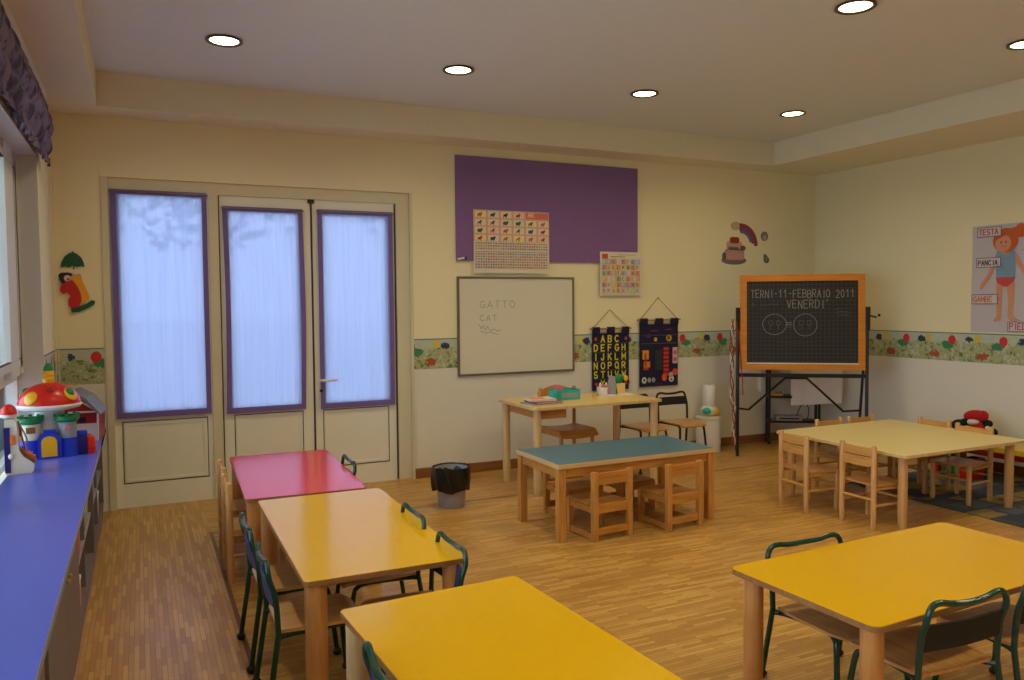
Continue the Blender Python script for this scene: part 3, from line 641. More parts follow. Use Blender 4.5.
p.face([(cx - .09, .70), (cx - .055, .70), (cx - .035, .67), (cx + .015, .67), (cx + .04, .70), (cx + .07, .70), (cx + .075, .47), (cx - .09, .47)], rgb(120, 156, 184))
p.layer(); p.face([(cx - .092, .475), (cx + .077, .475), (cx + .06, .43), (cx + .01, .395), (cx - .02, .395), (cx - .08, .43)], rgb(196, 74, 64))
def lab(txt, a, b, w, col, h=.045):
    p.rect(a, a + w, b, b + .085, rgb(60, 56, 70)); p.layer(); p.rect(a + .005, a + w - .005, b + .005, b + .08, rgb(206, 196, 198)); p.layer()
    write(p, txt, a + .018, b + .02, h, .008, col, .8, .98)
lab('TESTA', .05, .83, .215, rgb(170, 50, 60)); lab('PANCIA', .045, .565, .22, rgb(50, 50, 80), .04); lab('GAMBE', .01, .245, .235, rgb(200, 110, 70)); lab('PIEDE', .335, .01, .23, rgb(170, 60, 44), .05); lab('MANO', .6, .4, .13, rgb(60, 70, 90), .03)
for q in ([(.27, .86), (.33, .84)], [(.27, .6), (.3, .55)], [(.24, .29), (.27, .3)], [(.45, .1), (.4, .12)], [(.44, .7), (.7, .7)]): p.line(q, .004, rgb(120, 120, 130))
p.build('printed_figure', t)

# ------------------------------------------------------------------ ceiling lights
def downlight():
    t = thing('ceiling_downlight', '', 'ceiling light', (0, 0, 0), 0, 'recessed ceiling downlights')
    MB().lathe([(.082, .0), (.105, -.004), (.108, -.012), (.100, -.016), (.086, -.012), (.080, .0)]).build('metal_ring', 'lampring', t)
    MB().lathe([(0, -.011), (.05, -.0105), (.083, -.007), (.083, -.002), (0, -.002)]).build('glowing_diffuser', 'lamp', t)
    return t
dl = None
labs = {(.5, 5.07): 'round glowing downlight nearest the window side, leftmost in the far row', (2.0, 5.06): 'round glowing downlight second from the window side in the far row',
        (3.52, 5.06): 'round glowing downlight third in the far row, above the purple board', (5.05, 5.09): 'round glowing downlight in front of the corner with the blackboard',
        (3.54, 3.12): 'round glowing downlight cut by the top edge of the picture', (5.03, 3.13): 'round glowing downlight cut by the right edge of the picture'}
W_SPOT = 6.9
for y in (5.07, 3.12, 1.15, -.8):
    for i, x in enumerate((.5, 2.0, 3.52, 5.05)):
        key = next((k for k in labs if abs(k[0] - x) < .04 and abs(k[1] - y) < .04), None)
        X, Y = key if key else (x, y)
        L = bpy.data.lights.new('downlight_lamp', 'AREA'); L.shape = 'DISK'; L.size = .15; L.energy = W_SPOT; L.color = (1, .86, .54); L.spread = R(150)
        lo = bpy.data.objects.new('downlight_lamp', L); C.objects.link(lo); lo.location = (X, Y, ZC - .02)
        if key is None: continue
        if dl is None: dl = downlight(); dl.location = (X, Y, ZC); dl['label'] = labs[key]
        else: dup(dl, (X, Y, ZC), 0, labs[key])

# ------------------------------------------------------------------ tables
def laminate_table(name, label, x0, x1, y0, y1, H, lam, leg_r=.041, edge='edge', legm='legwood', rot=0.0, cr=.022, inset=.05, legs=((-1, -1), (1, -1), (1, 1), (-1, 1)), cat='table', group=None, th=.021, aprons=None):
    cx, cy = (x0 + x1) / 2, (y0 + y1) / 2; a, b = (x1 - x0) / 2, (y1 - y0) / 2
    t = thing(name, label, cat, (cx, cy, 0), rot, group)
    MB().prism(rrect(-a, a, -b, b, cr), H - th, H - .0015).build('tabletop', edge, t)
    MB().prism(rrect(-a + .002, a - .002, -b + .002, b - .002, cr - .002), H - .0015, H).build('laminate_surface', lam, t)
    for sx, sy in legs:
        X, Y = sx * (a - inset), sy * (b - inset)
        MB().lathe([(0, 0), (leg_r * .86, 0), (leg_r * .9, .004), (leg_r, .12), (leg_r, H - th), (0, H - th)], (X, Y, 0)).build('leg', legm, t)
    if aprons:
        i = inset + .01
        MB().box(-a + i + leg_r * .7, a - i - leg_r * .7, -b + i - .01, -b + i + .01, H - th - aprons, H - th).build('apron', edge, t, smooth=False)
    return t
G1 = 'low rectangular nursery tables'
laminate_table('table', 'small red-topped table nearest the glazed doors', .485, 1.118, 4.205, 5.455, .5, 'red', group=G1, rot=R(-2.0))
laminate_table('table', 'yellow table between the red table and the one cut by the bottom edge', .512, 1.150, 2.845, 4.165, .5, 'yellow', group=G1, rot=R(-.4))
laminate_table('table', 'yellow table at the bottom centre, cut by the picture edge', .600, 1.262, 1.22, 2.56, .5, 'yellow', group=G1, legm='pale', rot=R(3.3))
laminate_table('table', 'yellow table in the right foreground, standing apart from the row', 1.99, 3.262, 1.685, 2.325, .5, 'yellow', .036, group=G1, rot=R(2.3), cr=.035, inset=.065)
laminate_table('square_table', 'large square cream table on the right with pale wooden chairs', 4.415, 5.685, 3.455, 4.60, .5, 'cream', .030, 'pale', 'beech', group=None, cr=.02, inset=.085)
laminate_table('teacher_desk', 'tall pale wooden desk against the back wall holding books and craft things', 2.70, 3.90, 5.34, 6.02, .695, 'desk', .032, 'pale', 'pale', cr=.03, inset=.055)
dk = bpy.data.objects['teacher_desk']
db = MB(); db.box(-.54, -.30, -.26, .22, .60, .668).build('drawer_box', 'orangex', dk, smooth=False)
MB().box(-.545, -.28, -.275, -.26, .595, .669, bev=.002).build('drawer_front', 'orangex', dk, smooth=False)
M['palep'] = plain('pale_table_edge', rgb(206, 172, 118), .4)
# blue table with square legs and aprons
t = thing('table', 'teal-topped wooden table with square legs in front of the desk', 'table', (2.935, 4.56, 0), R(0.5), None)
a, b = .62, .30
MB().prism(rrect(-a, a, -b, b, .006), .465, .4935).build('tabletop', M['palep'], t, smooth=False)
MB().prism(rrect(-a + .006, a - .006, -b + .006, b - .006, .006), .4935, .495).build('laminate_surface', 'teal', t, smooth=False)
for sx in (-1, 1):
    for sy in (-1, 1): MB().box(sx * (a - .033) - .025, sx * (a - .033) + .025, sy * (b - .033) - .025, sy * (b - .033) + .025, 0, .465, bev=.003).build('leg', 'orange', t, smooth=False)
for sy in (-1, 1): MB().box(-a + .064, a - .064, sy * (b - .03) - .011, sy * (b - .03) + .011, .405, .465).build('apron', 'orangex', t, smooth=False)
for sx in (-1, 1): MB().box(sx * (a - .03) - .011, sx * (a - .03) + .011, -b + .064, b - .064, .405, .465).build('apron', 'orangex', t, smooth=False)

# ------------------------------------------------------------------ chairs
def tube_chair(name, tube, pad, w=.185, H=.545, SH=.322, panel=(.385, .475), label='', group=''):
    """faces +y, backrest at y=-.16"""
    t = thing(name, label, 'chair', (0, 0, 0), 0, group)
    r = .0105; yb = -.155; k = H / .545
    e_ = H - .012
    MB().tube([(-w, yb, SH - .02), (-w, yb - .008, SH + .10 * k), (-w, yb - .028, H - .055), (-w + .006, yb - .032, H - .024), (-w + .024, yb - .033, H - .004), (-w + .055, yb - .034, H),
               (-w + .11, yb - .037, e_ + .003), (0, yb - .042, e_), (w - .11, yb - .037, e_ + .003), (w - .055, yb - .034, H), (w - .024, yb - .033, H - .004), (w - .006, yb - .032, H - .024), (w, yb - .028, H - .055), (w, yb - .008, SH + .10 * k), (w, yb, SH - .02)], r).build('back_frame', tube, t)
    for s in (-1, 1):
        l = MB().tube([(s * w, yb, SH - .022), (s * (w + .01), yb - .045, .018)], r).build('leg', tube, t)
        MB().ball((s * (w + .01), yb - .045, .016), .019, (1, 1, .85)).build('foot', 'rubber', l)
        l = MB().tube([(s * (w - .004), yb, SH - .036), (s * (w - .035), yb + .06, SH - .038), (s * (w - .045), .06, SH - .038), (s * (w - .04), .11, SH - .05), (s * (w - .03), .13, SH - .09), (s * (w - .01), .155, .018)], r).build('leg', tube, t)
        MB().ball((s * (w - .01), .155, .016), .019, (1, 1, .85)).build('foot', 'rubber', l)
        MB().ball((s * (w - .012), yb + .02, SH - .035), .009).build('bolt', 'rubber', l)
    def st(u, v):
        hw = (w - .006) * (.92 + .08 * min(1, v * 3)) * (1 - .25 * max(0, v - .86) / .14)
        y = -.15 + v * .325; z = SH - .016 + .004 * math.cos((u - .5) * PI) * -1 - .02 * max(0, v - .82) ** 2 / .03
        return Vector(((u - .5) * 2 * hw, y, z))
    MB().sheet(st, 12, 18, .011).build('seat', 'ply', t)
    z0, z1 = panel
    MB().sheet(lambda u, v: Vector(((u - .5) * 2 * (w - .006), yb - .010 - .014 * v - .012 * math.sin(PI * u), z0 + v * (z1 - z0))), 12, 3, .008).build('backrest', pad, t)
    return t
GC = 'green tubular nursery chairs'
base = tube_chair('tube_chair', 'tubegreen', 'navy', label='green metal chair with navy back, left of middle yellow table, nearer the doors', group=GC)
base.location = (.57, 3.48, 0); base.rotation_euler = (0, 0, R(-90))
CH = [((.575, 3.03), -90, 'green metal chair with navy back, left of middle yellow table, nearer the camera'),
      ((.735, 1.98), -92, 'green metal chair half hidden at the left edge of the bottom centre yellow table'),
      ((.93, 3.455), 90, 'green metal chair on the right of middle yellow table, nearer the waste bin'),
      ((.92, 2.935), 90, 'green metal chair on the right of middle yellow table, at its near corner'),
      ((.955, 4.80), 90, 'green metal chair tucked against the right side of the red table'),
      ((2.42, 2.165), 180, 'green metal chair tucked behind the far side of the right foreground yellow table'),
      ((2.38, 1.805), -3, 'green metal chair with black back at the near side of the right foreground table'),
      ((2.875, 1.82), -1, 'green metal chair cut by the right picture edge beside the foreground table')]
base.scale = (.92, 1, 1.06)
for (x, y), rz, lb in CH:
    o = dup(base, (x, y, 0), R(rz), lb); o.scale = (1, 1, 1)
    if rz == 90: o.scale = (.86, 1, 1)
    if rz == -90: o.scale = (.80, 1, 1.05)
    if rz == -3: o.scale = (.97, 1, 1.01)
    if rz == 180: o.scale = (1.08, 1, .97)
for o in list(bpy.data.objects):
    if o.name.startswith('tube_chair') and o.get('label', '').find('foreground') > 0:
        for ch in o.children:
            if ch.name.startswith('backrest'):
                ch.data = ch.data.copy(); ch.data.materials[0] = M['blackpad']
bk = tube_chair('black_chair', 'tubeblack', 'blackpad', w=.165, H=.65, SH=.42, panel=(.535, .61), label='black metal chair with plywood seat behind the desk, partly hidden by it', group='black tubular chairs behind the desk')
bk.location = (4.04, 5.80, 0); bk.rotation_euler = (0, 0, R(180))
dup(bk, (4.49, 5.84, 0), R(180), 'black metal chair with plywood seat just right of the desk')

def slat_chair():
    """turned beech chair, faces +y"""
    t = thing('slat_chair', '', 'chair', (0, 0, 0), 0, 'pale beech nursery chairs'); w = .128; H = .55
    for s in (-1, 1):
        MB().lathe([(0, 0), (.015, 0), (.017, .01), (.0185, .1), (.0185, H - .02), (.016, H - .004), (.008, H), (0, H)], (s * w, -.14, 0), 16).build('leg', 'beech', t)
        MB().lathe([(0, 0), (.015, 0), (.018, .01), (.018, .29), (0, .29)], (s * (w + .012), .13, 0), 16).build('leg', 'beech', t)
        MB().cone((s * w, -.13, .15), (s * (w + .012), .13, .15), .009).build('stretcher', 'beechx', t)
        MB().cone((s * w, -.13, .26), (s * (w + .012), .13, .26), .011).build('seat_rail', 'beechx', t)
    MB().cone((-w, -.14, .19), (w, -.14, .19), .009).build('stretcher', 'beechx', t)
    MB().cone((-w - .01, .13, .18), (w + .01, .13, .18), .009).build('stretcher', 'beechx', t)
    MB().prism([(-w - .025, .155), (w + .025, .155), (w + .012, -.12), (-w - .012, -.12)], .276, .29).build('seat', 'ply', t)
    for z0, z1 in ((.475, .53), (.405, .468)):
        MB().sheet(lambda u, v: Vector(((u - .5) * 2 * w, -.139 - .012 * math.sin(PI * u), z0 + v * (z1 - z0))), 10, 2, .012).build('back_slat', 'beechx', t)
    return t
sc = slat_chair(); sc['label'] = 'pale beech chair on the left side of the square table, farther from camera'
sc.location = (4.375, 4.225, 0); sc.rotation_euler = (0, 0, R(-93))
for (x, y), rz, lb in [((4.45, 3.735), -90, 'pale beech chair on the left side of the square table, nearer the camera'),
    ((5.02, 4.50), 180, 'pale beech chair behind the square table, the left one below the blackboard'),
    ((5.375, 4.50), 180, 'pale beech chair behind the square table, the right one below the blackboard'),
    ((5.56, 4.21), 88, 'pale beech chair on the right side of the square table, farther from camera'),
    ((5.515, 3.84), 92, 'pale beech chair on the right side of the square table, nearest the red plush toy'),
    ((.545, 4.56), -90, 'pale beech chair left of the red table, nearer the camera'),
    ((.56, 5.00), -90, 'pale beech chair left of the red table, nearer the glazed doors')]:
    dup(sc, (x, y, .008 if 5.5 < x else 0), R(rz), lb)

def block_chair():
    t = thing('low_chair', '', 'chair', (0, 0, 0), 0, 'low orange pine chairs at the teal table'); w = .135; H = .44
    for s in (-1, 1):
        MB().box(s * w - .018, s * w + .018, -.158, -.122, 0, H, bev=.003).build('leg', 'orange', t, smooth=False)
        MB().box(s * w - .018, s * w + .018, .122, .158, 0, .225, bev=.003).build('leg', 'orange', t, smooth=False)
        MB().box(s * w - .009, s * w + .009, -.122, .122, .008, .045, bev=.002).build('floor_runner', 'orangex', t, smooth=False)
        MB().box(s * w - .009, s * w + .009, -.122, .122, .175, .215, bev=.002).build('seat_rail', 'orangex', t, smooth=False)
    MB().box(-w + .018, w - .018, -.150, -.132, .04, .085, bev=.002).build('stretcher', 'orangex', t, smooth=False)
    MB().box(-w + .018, w - .018, -.152, -.134, .175, .235, bev=.002).build('seat_rail', 'orangex', t, smooth=False)
    MB().box(-w + .018, w - .018, .135, .152, .165, .215, bev=.002).build('seat_rail', 'orangex', t, smooth=False)
    MB().box(-w - .005, w + .005, -.122, .165, .217, .231, bev=.003).build('seat', 'orangex', t, smooth=False)
    MB().box(-w + .018, w - .018, -.150, -.130, .355, .43, bev=.004).build('backrest', 'orangex', t, smooth=False)
    return t
bc = block_chair(); bc['label'] = 'low orange wooden chair with its back to the camera, left one at the teal table'
bc.location = (2.665, 4.34, 0); bc.rotation_euler = (0, 0, R(4))
for (x, y), rz, lb in [((3.215, 4.325), 5, 'low orange wooden chair with its back to the camera, right one at the teal table'),
    ((2.73, 4.80), 180, 'low orange wooden chair behind the teal table, the left one facing camera'),
    ((3.17, 4.80), 178, 'low orange wooden chair behind the teal table, the right one facing camera')]:
    dup(bc, (x, y, 0), R(rz), lb)
# wooden chair behind desk, faces -y : built facing -y
t = thing('wooden_chair', 'orange wooden chair with curved back behind the desk', 'chair', (3.265, 5.83, 0), R(2))
for s in (-1, 1):
    MB().cone((s * .185, .19, 0), (s * .17, .165, .77), .017, .015).build('leg', 'orange', t)
    MB().cone((s * .16, -.17, 0), (s * .15, -.15, .43), .018, .016).build('leg', 'orange', t)
    MB().box(s * .16 - .009, s * .16 + .009, -.15, .165, .385, .425).build('seat_rail', 'orangex', t, smooth=False)
MB().sheet(lambda u, v: Vector(((u - .5) * .36 * (1 - .08 * v), -.21 + v * .37, .445 - .05 * max(0, .2 - v) ** 2 / .04 - .012 * math.sin(PI * u))), 12, 16, .014).build('seat', 'orangex', t)
MB().sheet(lambda u, v: Vector(((u - .5) * .37, .165 + .035 * math.sin(PI * u), .665 + v * (.07 + .045 * math.sin(PI * u)))), 16, 3, .012).build('backrest', 'orangex', t)
MB().box(-.15, .15, -.165, -.147, .38, .42).build('apron', 'orangex', t, smooth=False)

# ------------------------------------------------------------------ desk things
Z = .695
books = [('magazine', 'flat grey-blue magazine lowest in the small pile on the desk', (2.88, 5.56), 8, (.135, .11), .012, 'lightgrey'),
         ('exercise_book', 'dark red exercise book in the middle of the pile on the desk', (2.90, 5.565), 2, (.12, .10), .012, 'darkredtoy'),
         ('paper_booklet', 'white paper booklet with orange cover, topmost of the desk pile', (2.88, 5.58), -6, (.11, .08), .016, 'paper')]
z = Z
for nm, lb, (x, y), a, (hw, hd), th, m in books:
    t = thing(nm, lb, 'book', (x, y, z), R(a), 'books and papers piled on the desk')
    MB().box(-hw, hw, -hd, hd, .0, .002).box(-hw, hw, -hd, hd, th - .002, th).box(-hw, -hw + .002, -hd, hd, .002, th - .002).build('cover', m, t, smooth=False)
    MB().box(-hw + .003, hw - .004, -hd + .004, hd - .004, .002, th - .002).build('pages', 'paper', t, smooth=False)
    if nm == 'paper_booklet': MB().box(-.09, .03, -.05, .06, th, th + .001).build('cover_picture', 'orangetoy', t, smooth=False)
    z += th + .001
t = thing('cup', 'small turquoise plastic cup on the desk beside the teal box', 'cup', (3.045, 5.66, Z))
MB().lathe([(0, 0), (.032, 0), (.044, .06), (.045, .085), (.041, .085), (.038, .05), (.028, .006), (0, .006)]).build('cup_body', 'turq', t)
t = thing('storage_box', 'turquoise open plastic box of papers standing on the desk', 'box', (3.19, 5.74, Z), R(-3))
MB().box(-.11, .11, -.07, .07, 0, .005).box(-.11, -.106, -.07, .07, .005, .085).box(.106, .11, -.07, .07, .005, .085).box(-.106, .106, -.07, -.066, .005, .085).box(-.106, .106, .066, .07, .005, .085).build('box_body', 'turq', t, smooth=False)
MB().box(-.06, .09, -.072, -.070, .02, .06).build('paper_label', 'lightgrey', t, smooth=False)
MB().box(-.09, -.03, -.03, .03, .01, .12, rot=Matrix.Rotation(.15, 3, 'Y')).build('folded_paper', 'pinktoy', t, smooth=False)
# pink basket animal
t = thing('bunny_basket', 'small pink and white toy basket with ears on the desk', 'basket', (3.63, 5.84, Z))
MB().lathe([(0, 0), (.045, 0), (.058, .045), (.055, .07), (.050, .07), (.052, .045), (.04, .006), (0, .006)]).build('basket_body', 'white', t)
for s in (-1, 1): MB().ball((s * .03, 0, .085), .016, (.8, .5, 1.6)).build('ear', 'whitetoy', t)
MB().ball((.02, -.04, .045), .028, (1, .7, 1)).build('pink_flower', 'pinktoy', t); MB().box(-.028, .03, -.012, .012, .055, .085, bev=.005).build('filling', 'pinktoy', t)
# green craft house
t = thing('craft_house', 'small craft house with green tree decoration on the desk', 'craft model', (3.755, 5.80, Z))
MB().prism(rrect(-.14, .12, -.06, .06, .01), 0, .008).build('card_base', 'white', t)
MB().prism([(-.10, .008), (-.02, .008), (-.05, .16), (-.07, .17)], -.03, .03, Matrix(((1, 0, 0, 0), (0, 0, -1, 0), (0, 1, 0, 0), (0, 0, 0, 1)))).build('tower', 'lightgrey', t, smooth=False)
MB().box(-.035, .055, -.03, .03, .008, .10).build('house_body', M['desk'], t, smooth=False)
MB().ball((.0, -.005, .135), .045, (1.1, .6, .9)).ball((.02, 0, .15), .03).build('green_foliage', 'greentoy', t)
MB().ball((.075, -.01, .14), .022, (1, .6, 1.2)).build('flower', 'yellowtoy', t); MB().prism([(.08, .165), (.105, .15), (.125, .09), (.115, .12), (.1, .13)], -.004, .004, Matrix(((1, 0, 0, 0), (0, 0, -1, 0), (0, 1, 0, 0), (0, 0, 0, 1)))).build('dark_leaf', 'skirt', t, smooth=False)
t = thing('tape_dispenser', 'tiny yellowish wire stand at the right end of the desk top', 'stand', (3.84, 5.95, Z))
MB().tube([(-.04, 0, .006), (-.03, 0, .05), (.03, 0, .05), (.04, 0, .006)], .005).build('wire_arch', 'brass', t); MB().box(-.05, .05, -.03, .03, 0, .008, bev=.002).build('stand_base', 'brass', t)

# ------------------------------------------------------------------ bins
t = thing('waste_bin', 'grey waste bin lined with a black bag near the doors', 'bin', (2.055, 5.43, 0))
t.scale = (1, 1, .94)
MB().lathe([(0, 0), (.095, 0), (.098, .01), (.122, .30), (.126, .305), (.120, .306), (.094, .012), (0, .012)]).build('bin_body', 'lightgrey', t)
def bagf(u, v):
    a = u * 2 * PI; f = math.sin(a * 9 + v * 5) * .005 + math.sin(a * 5 + 1) * .006 + math.sin(a * 17 + 2 + v * 9) * .003
    if v < .7: q = v / .7; r = .124 + .010 + .008 * math.sin(q * PI) + f * (1.2 - .4 * q); z = .135 + q * .182 + .012 * math.sin(a * 4) * (1 - q)
    else: q = (v - .7) / .3; r = .136 - .062 * q ** .6 + f * .5; z = .317 + .008 * math.sin(q * PI) - q * .285
    return Vector((r * math.cos(a), r * math.sin(a), z))
MB().sheet(bagf, 96, 20, .0015).build('bin_bag', 'bag', t)
t = thing('white_container', 'white cylindrical container on the floor right of the desk', 'container', (5.13, 6.27, 0))
MB().lathe([(0, 0), (.118, 0), (.122, .01), (.125, .34), (.12, .353), (0, .353)]).build('container_body', 'white', t)
MB().lathe([(.126, .325), (.13, .327), (.13, .352), (.10, .356), (0, .356)]).build('container_lid', 'whitetoy', t)
t = thing('plastic_bag', 'crumpled white bag with teal and yellow print on the white container', 'bag', (5.13, 6.26, .356))
b_ = MB().ball((0, 0, .055), .07, (1.35, 1.0, .8), 32)
for v in b_.bm.verts:
    n_ = math.sin(v.co.x * 70 + v.co.z * 40) * .006 + math.sin(v.co.y * 90) * .005; v.co.x += n_; v.co.z = max(.001, v.co.z + n_ * .6)
b_.build('bag_body', 'white', t)
MB().ball((-.052, -.035, .055), .046, (1.1, .8, .8)).build('teal_corner', 'turq', t); MB().ball((.055, -.03, .045), .052, (1, .8, .8)).build('yellow_corner', 'yellowtoy', t)
t = thing('paper_roll', 'white paper towel roll standing on the bag over the white container', 'paper roll', (5.14, 6.27, .426))
MB().lathe([(.02, 0), (.062, 0), (.064, .004), (.064, .236), (.062, .24), (.02, .24), (.02, .001)]).build('roll_paper', 'white', t)
MB().lathe([(.019, 0), (.019, .241), (.016, .241), (.016, 0), (.019, 0)]).build('cardboard_core', 'skirt', t)

# ------------------------------------------------------------------ blackboard easel (rotated)
ang = math.atan2(-.69, .93); bx, by = 5.235, 5.935
t = thing('blackboard_easel', 'squared blackboard in orange frame on a black metal easel in the corner', 'blackboard', (bx, by, 0), ang)
BW = 1.13
tl = R(-3)
def T(x, y, z): return Vector((x, y, z))
# board in local xz, slight tilt of top backwards
z0, z1 = .845, 1.75
def tilt(z): return -.03 + (z - z0) * .06
def slab(mb, x0, x1, a, b, f0, f1):
    for_y = lambda z, f: tilt(z) + f
    vs = [mb.bm.verts.new((x, for_y(z, f), z)) for f in (f0, f1) for x, z in ((x0, a), (x1, a), (x1, b), (x0, b))]
    for q in ((0, 1, 2, 3), (7, 6, 5, 4), (0, 4, 5, 1), (1, 5, 6, 2), (2, 6, 7, 3), (3, 7, 4, 0)): mb.bm.faces.new([vs[i] for i in q])
mb = MB(); fw = .062
slab(mb, 0, BW, z0, z0 + fw, -.018, .018); slab(mb, 0, BW, z1 - fw, z1, -.018, .018); slab(mb, 0, fw, z0 + fw, z1 - fw, -.018, .018); slab(mb, BW - fw, BW, z0 + fw, z1 - fw, -.018, .018)
mb.build('board_frame', 'oframe', t, smooth=False)
mb = MB(); slab(mb, fw, BW - fw, z0 + fw, z1 - fw, -.008, .012); mb.build('slate_panel', 'slate', t, smooth=False)
p = Print((fw, tilt(z0 + fw) - .0088, z0 + fw), (1, 0, 0), (0, .06, 1)); ck = rgb(140, 137, 132); cf = rgb(96, 94, 90)
write(p, 'TERNI-11-FEBBRAIO 2011', .04, .625, .072, .006, ck, .62, .98, .06)
write(p, "VENERDI'", .37, .525, .075, .006, ck, .68, 1.0, .04); write(p, '2-', .05, .545, .03, .004, cf); p.line([(.13, .56), (.19, .555), (.22, .565), (.28, .56)], .004, cf)
p.ring(.255, .37, .108, .098, .0045, ck); p.ring(.535, .365, .106, .105, .0045, ck); p.line([(.36, .385), (.41, .385)], .006, ck); p.line([(.36, .365), (.41, .365)], .006, ck); p.line([(.36, .345), (.41, .345)], .005, cf)
for cx in (.22, .29, .50, .57): p.ring(cx, .385, .018, .024, .004, cf, 10); p.line([(cx, .36), (cx, .32)], .004, cf)
p.line([(.8, .48), (.85, .49), (.93, .485)], .004, cf); p.line([(.82, .455), (.88, .46), (.92, .452)], .004, cf); p.line([(.8, .51), (.86, .52)], .003, cf)
p.line([(.3, .2), (.45, .19), (.6, .2)], .003, rgb(70, 68, 66)); p.build('chalk_writing', t)
mb = MB(); slab(mb, fw, BW - fw, z0 + fw - .006, z0 + fw + .004, -.02, -.008); mb.build('chalk_ledge', 'paper', t, smooth=False)
for x in (-.02, BW + .02):
    MB().tube([(x, -.03, 0), (x, .0, 1.37)], .016, 8).build('front_leg', 'black', t)
    MB().tube([(x + (.015 if x < 0 else -.015), .27, 0), (x, .02, 1.30)], .013, 8).build('rear_leg', 'black', t)
    MB().box(x - .02, x + .02, -.035, .02, 1.22, 1.44, bev=.004).build('pivot_bracket', 'black', t, smooth=False)
MB().box(-.02, BW + .02, -.015, .012, .77, .805).build('crossbar', 'black', t, smooth=False)
MB().tube([(BW + .03, .0, 1.36), (BW + .10, -.01, 1.34)], .008).ball((BW + .12, -.01, 1.36), .013).build('pivot_knob', 'black', t)
MB().tube([(.0, .17, .44), (.10, .16, .43), (.42, .01, .76), (.62, .01, .76), (.98, .16, .43), (BW - .0, .17, .44)], .011, 8, False).build('brace_bar', 'black', t)
# striped ribbons hanging on the left leg
Rm = Matrix.Rotation(ang, 3, 'Z')
def lw(x, y, z): v = Rm @ Vector((x, y, 0)); return (bx + v.x, by + v.y, z)
t = thing('ribbon_cords', 'red and white twisted ribbons hanging down the left leg of the easel', 'ribbon')
for nm, m, ph in (('red_ribbon', 'darkredtoy', 0), ('white_ribbon', 'paper', 2.1), ('brown_ribbon', 'skirt', 4.2)):
    pts = [lw(-.075 + .016 * math.cos(ph + k * 1.25) + (.02 if k > 12 else 0), -.02 + .016 * math.sin(ph + k * 1.25), 1.33 - k * .065) for k in range(20)]
    MB().tube(pts, .0052, 6).build(nm, m, t)
MB().tube([lw(-.04, -.06, 1.3), lw(-.01, -.065, 1.1), lw(.02, -.065, .75), lw(.025, -.065, .6)], .006, 6).build('loose_red_ribbon', 'darkredtoy', t)
# TV cart behind the easel
t = thing('television_cart', 'black metal trolley on castors behind the blackboard easel', 'trolley', (5.93, 6.27, 0), R(-33))
for x, y in ((0, 0), (.50, 0), (0, .14), (.50, .14)):
    l = MB().box(x - .012, x + .012, y - .012, y + .012, .06, .95).build('post', 'black', t, smooth=False)
    MB().cone((x - .012, y, .028), (x + .012, y, .028), .028).build('castor', 'rubber', l); MB().box(x - .008, x + .008, y - .01, y + .02, .05, .065).build('castor_bracket', 'alu', l, smooth=False)
for nm, z in (('shelf', .24), ('shelf', .50), ('shelf', .93)): MB().box(-.012, .512, -.02, .16, z - .012, z + .012).build(nm, 'black', t, smooth=False)
def onc(x, y, z): v = Matrix.Rotation(R(-33), 3, 'Z') @ Vector((x, y, 0)); return (5.93 + v.x, 6.27 + v.y, z)
t = thing('draped_cloth', 'cream cloth hanging in folds over the trolley behind the blackboard', 'cloth', onc(.235, 0, 0), R(-33))
def clothf(u, v):
    # goes down the front face and wraps the right side
    s = u * .50; z = .965 - v * .535 - .03 * (u - .5) * -1
    if s < .09: x, y = s, -.03 + (.03 - s / 3)
    else: x, y = s, -.03
    return Vector((x - .02, y - .01 - .008 * math.sin(s * 34) * v, z))
MB().sheet(clothf, 48, 8, .004).build('cloth_front', 'cloth', t)
MB().sheet(lambda u, v: Vector((-.02 + u * .5, -.035 + v * .20, .952 + .004 * math.sin(u * 9))), 20, 6, .004).build('cloth_top', 'cloth', t)
MB().sheet(lambda u, v: Vector((.482 + .004 * math.sin(v * 9), -.035 + u * .2, .965 - v * .45)), 8, 6, .004).build('cloth_side', 'cloth', t)
t = thing('video_recorder', 'silver device box with a cable on the trolley lower shelf', 'device', onc(.2, .03, .252), R(-33))
MB().box(-.13, .13, -.045, .10, 0, .05, bev=.004).build('device_case', 'lightgrey', t); MB().box(-.10, .10, -.047, -.044, .015, .03).build('device_slot', 'rubber', t, smooth=False)
MB().tube([(.08, -.02, .05), (.11, -.03, .14), (.17, -.03, .18), (.2, -.02, .1), (.19, 0, .01)], .005, 6).build('cable', 'rubber', t)
t = thing('toy_tray', 'yellow and grey small things lying on the trolley middle shelf', 'tray', onc(.08, .02, .512), R(-33))
MB().box(-.06, .06, -.035, .09, 0, .018, bev=.004).build('yellow_block', 'yellowtoy', t); MB().box(-.02, .05, -.03, .03, .018, .04, bev=.004).build('grey_block', 'greytoy', t)
t = thing('white_sleeve', 'narrow white rolled sheet hanging beside the trolley behind the blackboard', 'rolled paper', (5.60, 6.05, .60), R(-33))
MB().lathe([(0, 0), (.018, .0), (.024, .02), (.024, .30), (.02, .31), (0, .31)]).build('rolled_sheet', 'white', t); MB().tube([(0, 0, .31), (0, -.0, .38), (.0, -.12, .42)], .004, 6).build('hanging_hook', 'alu', t)

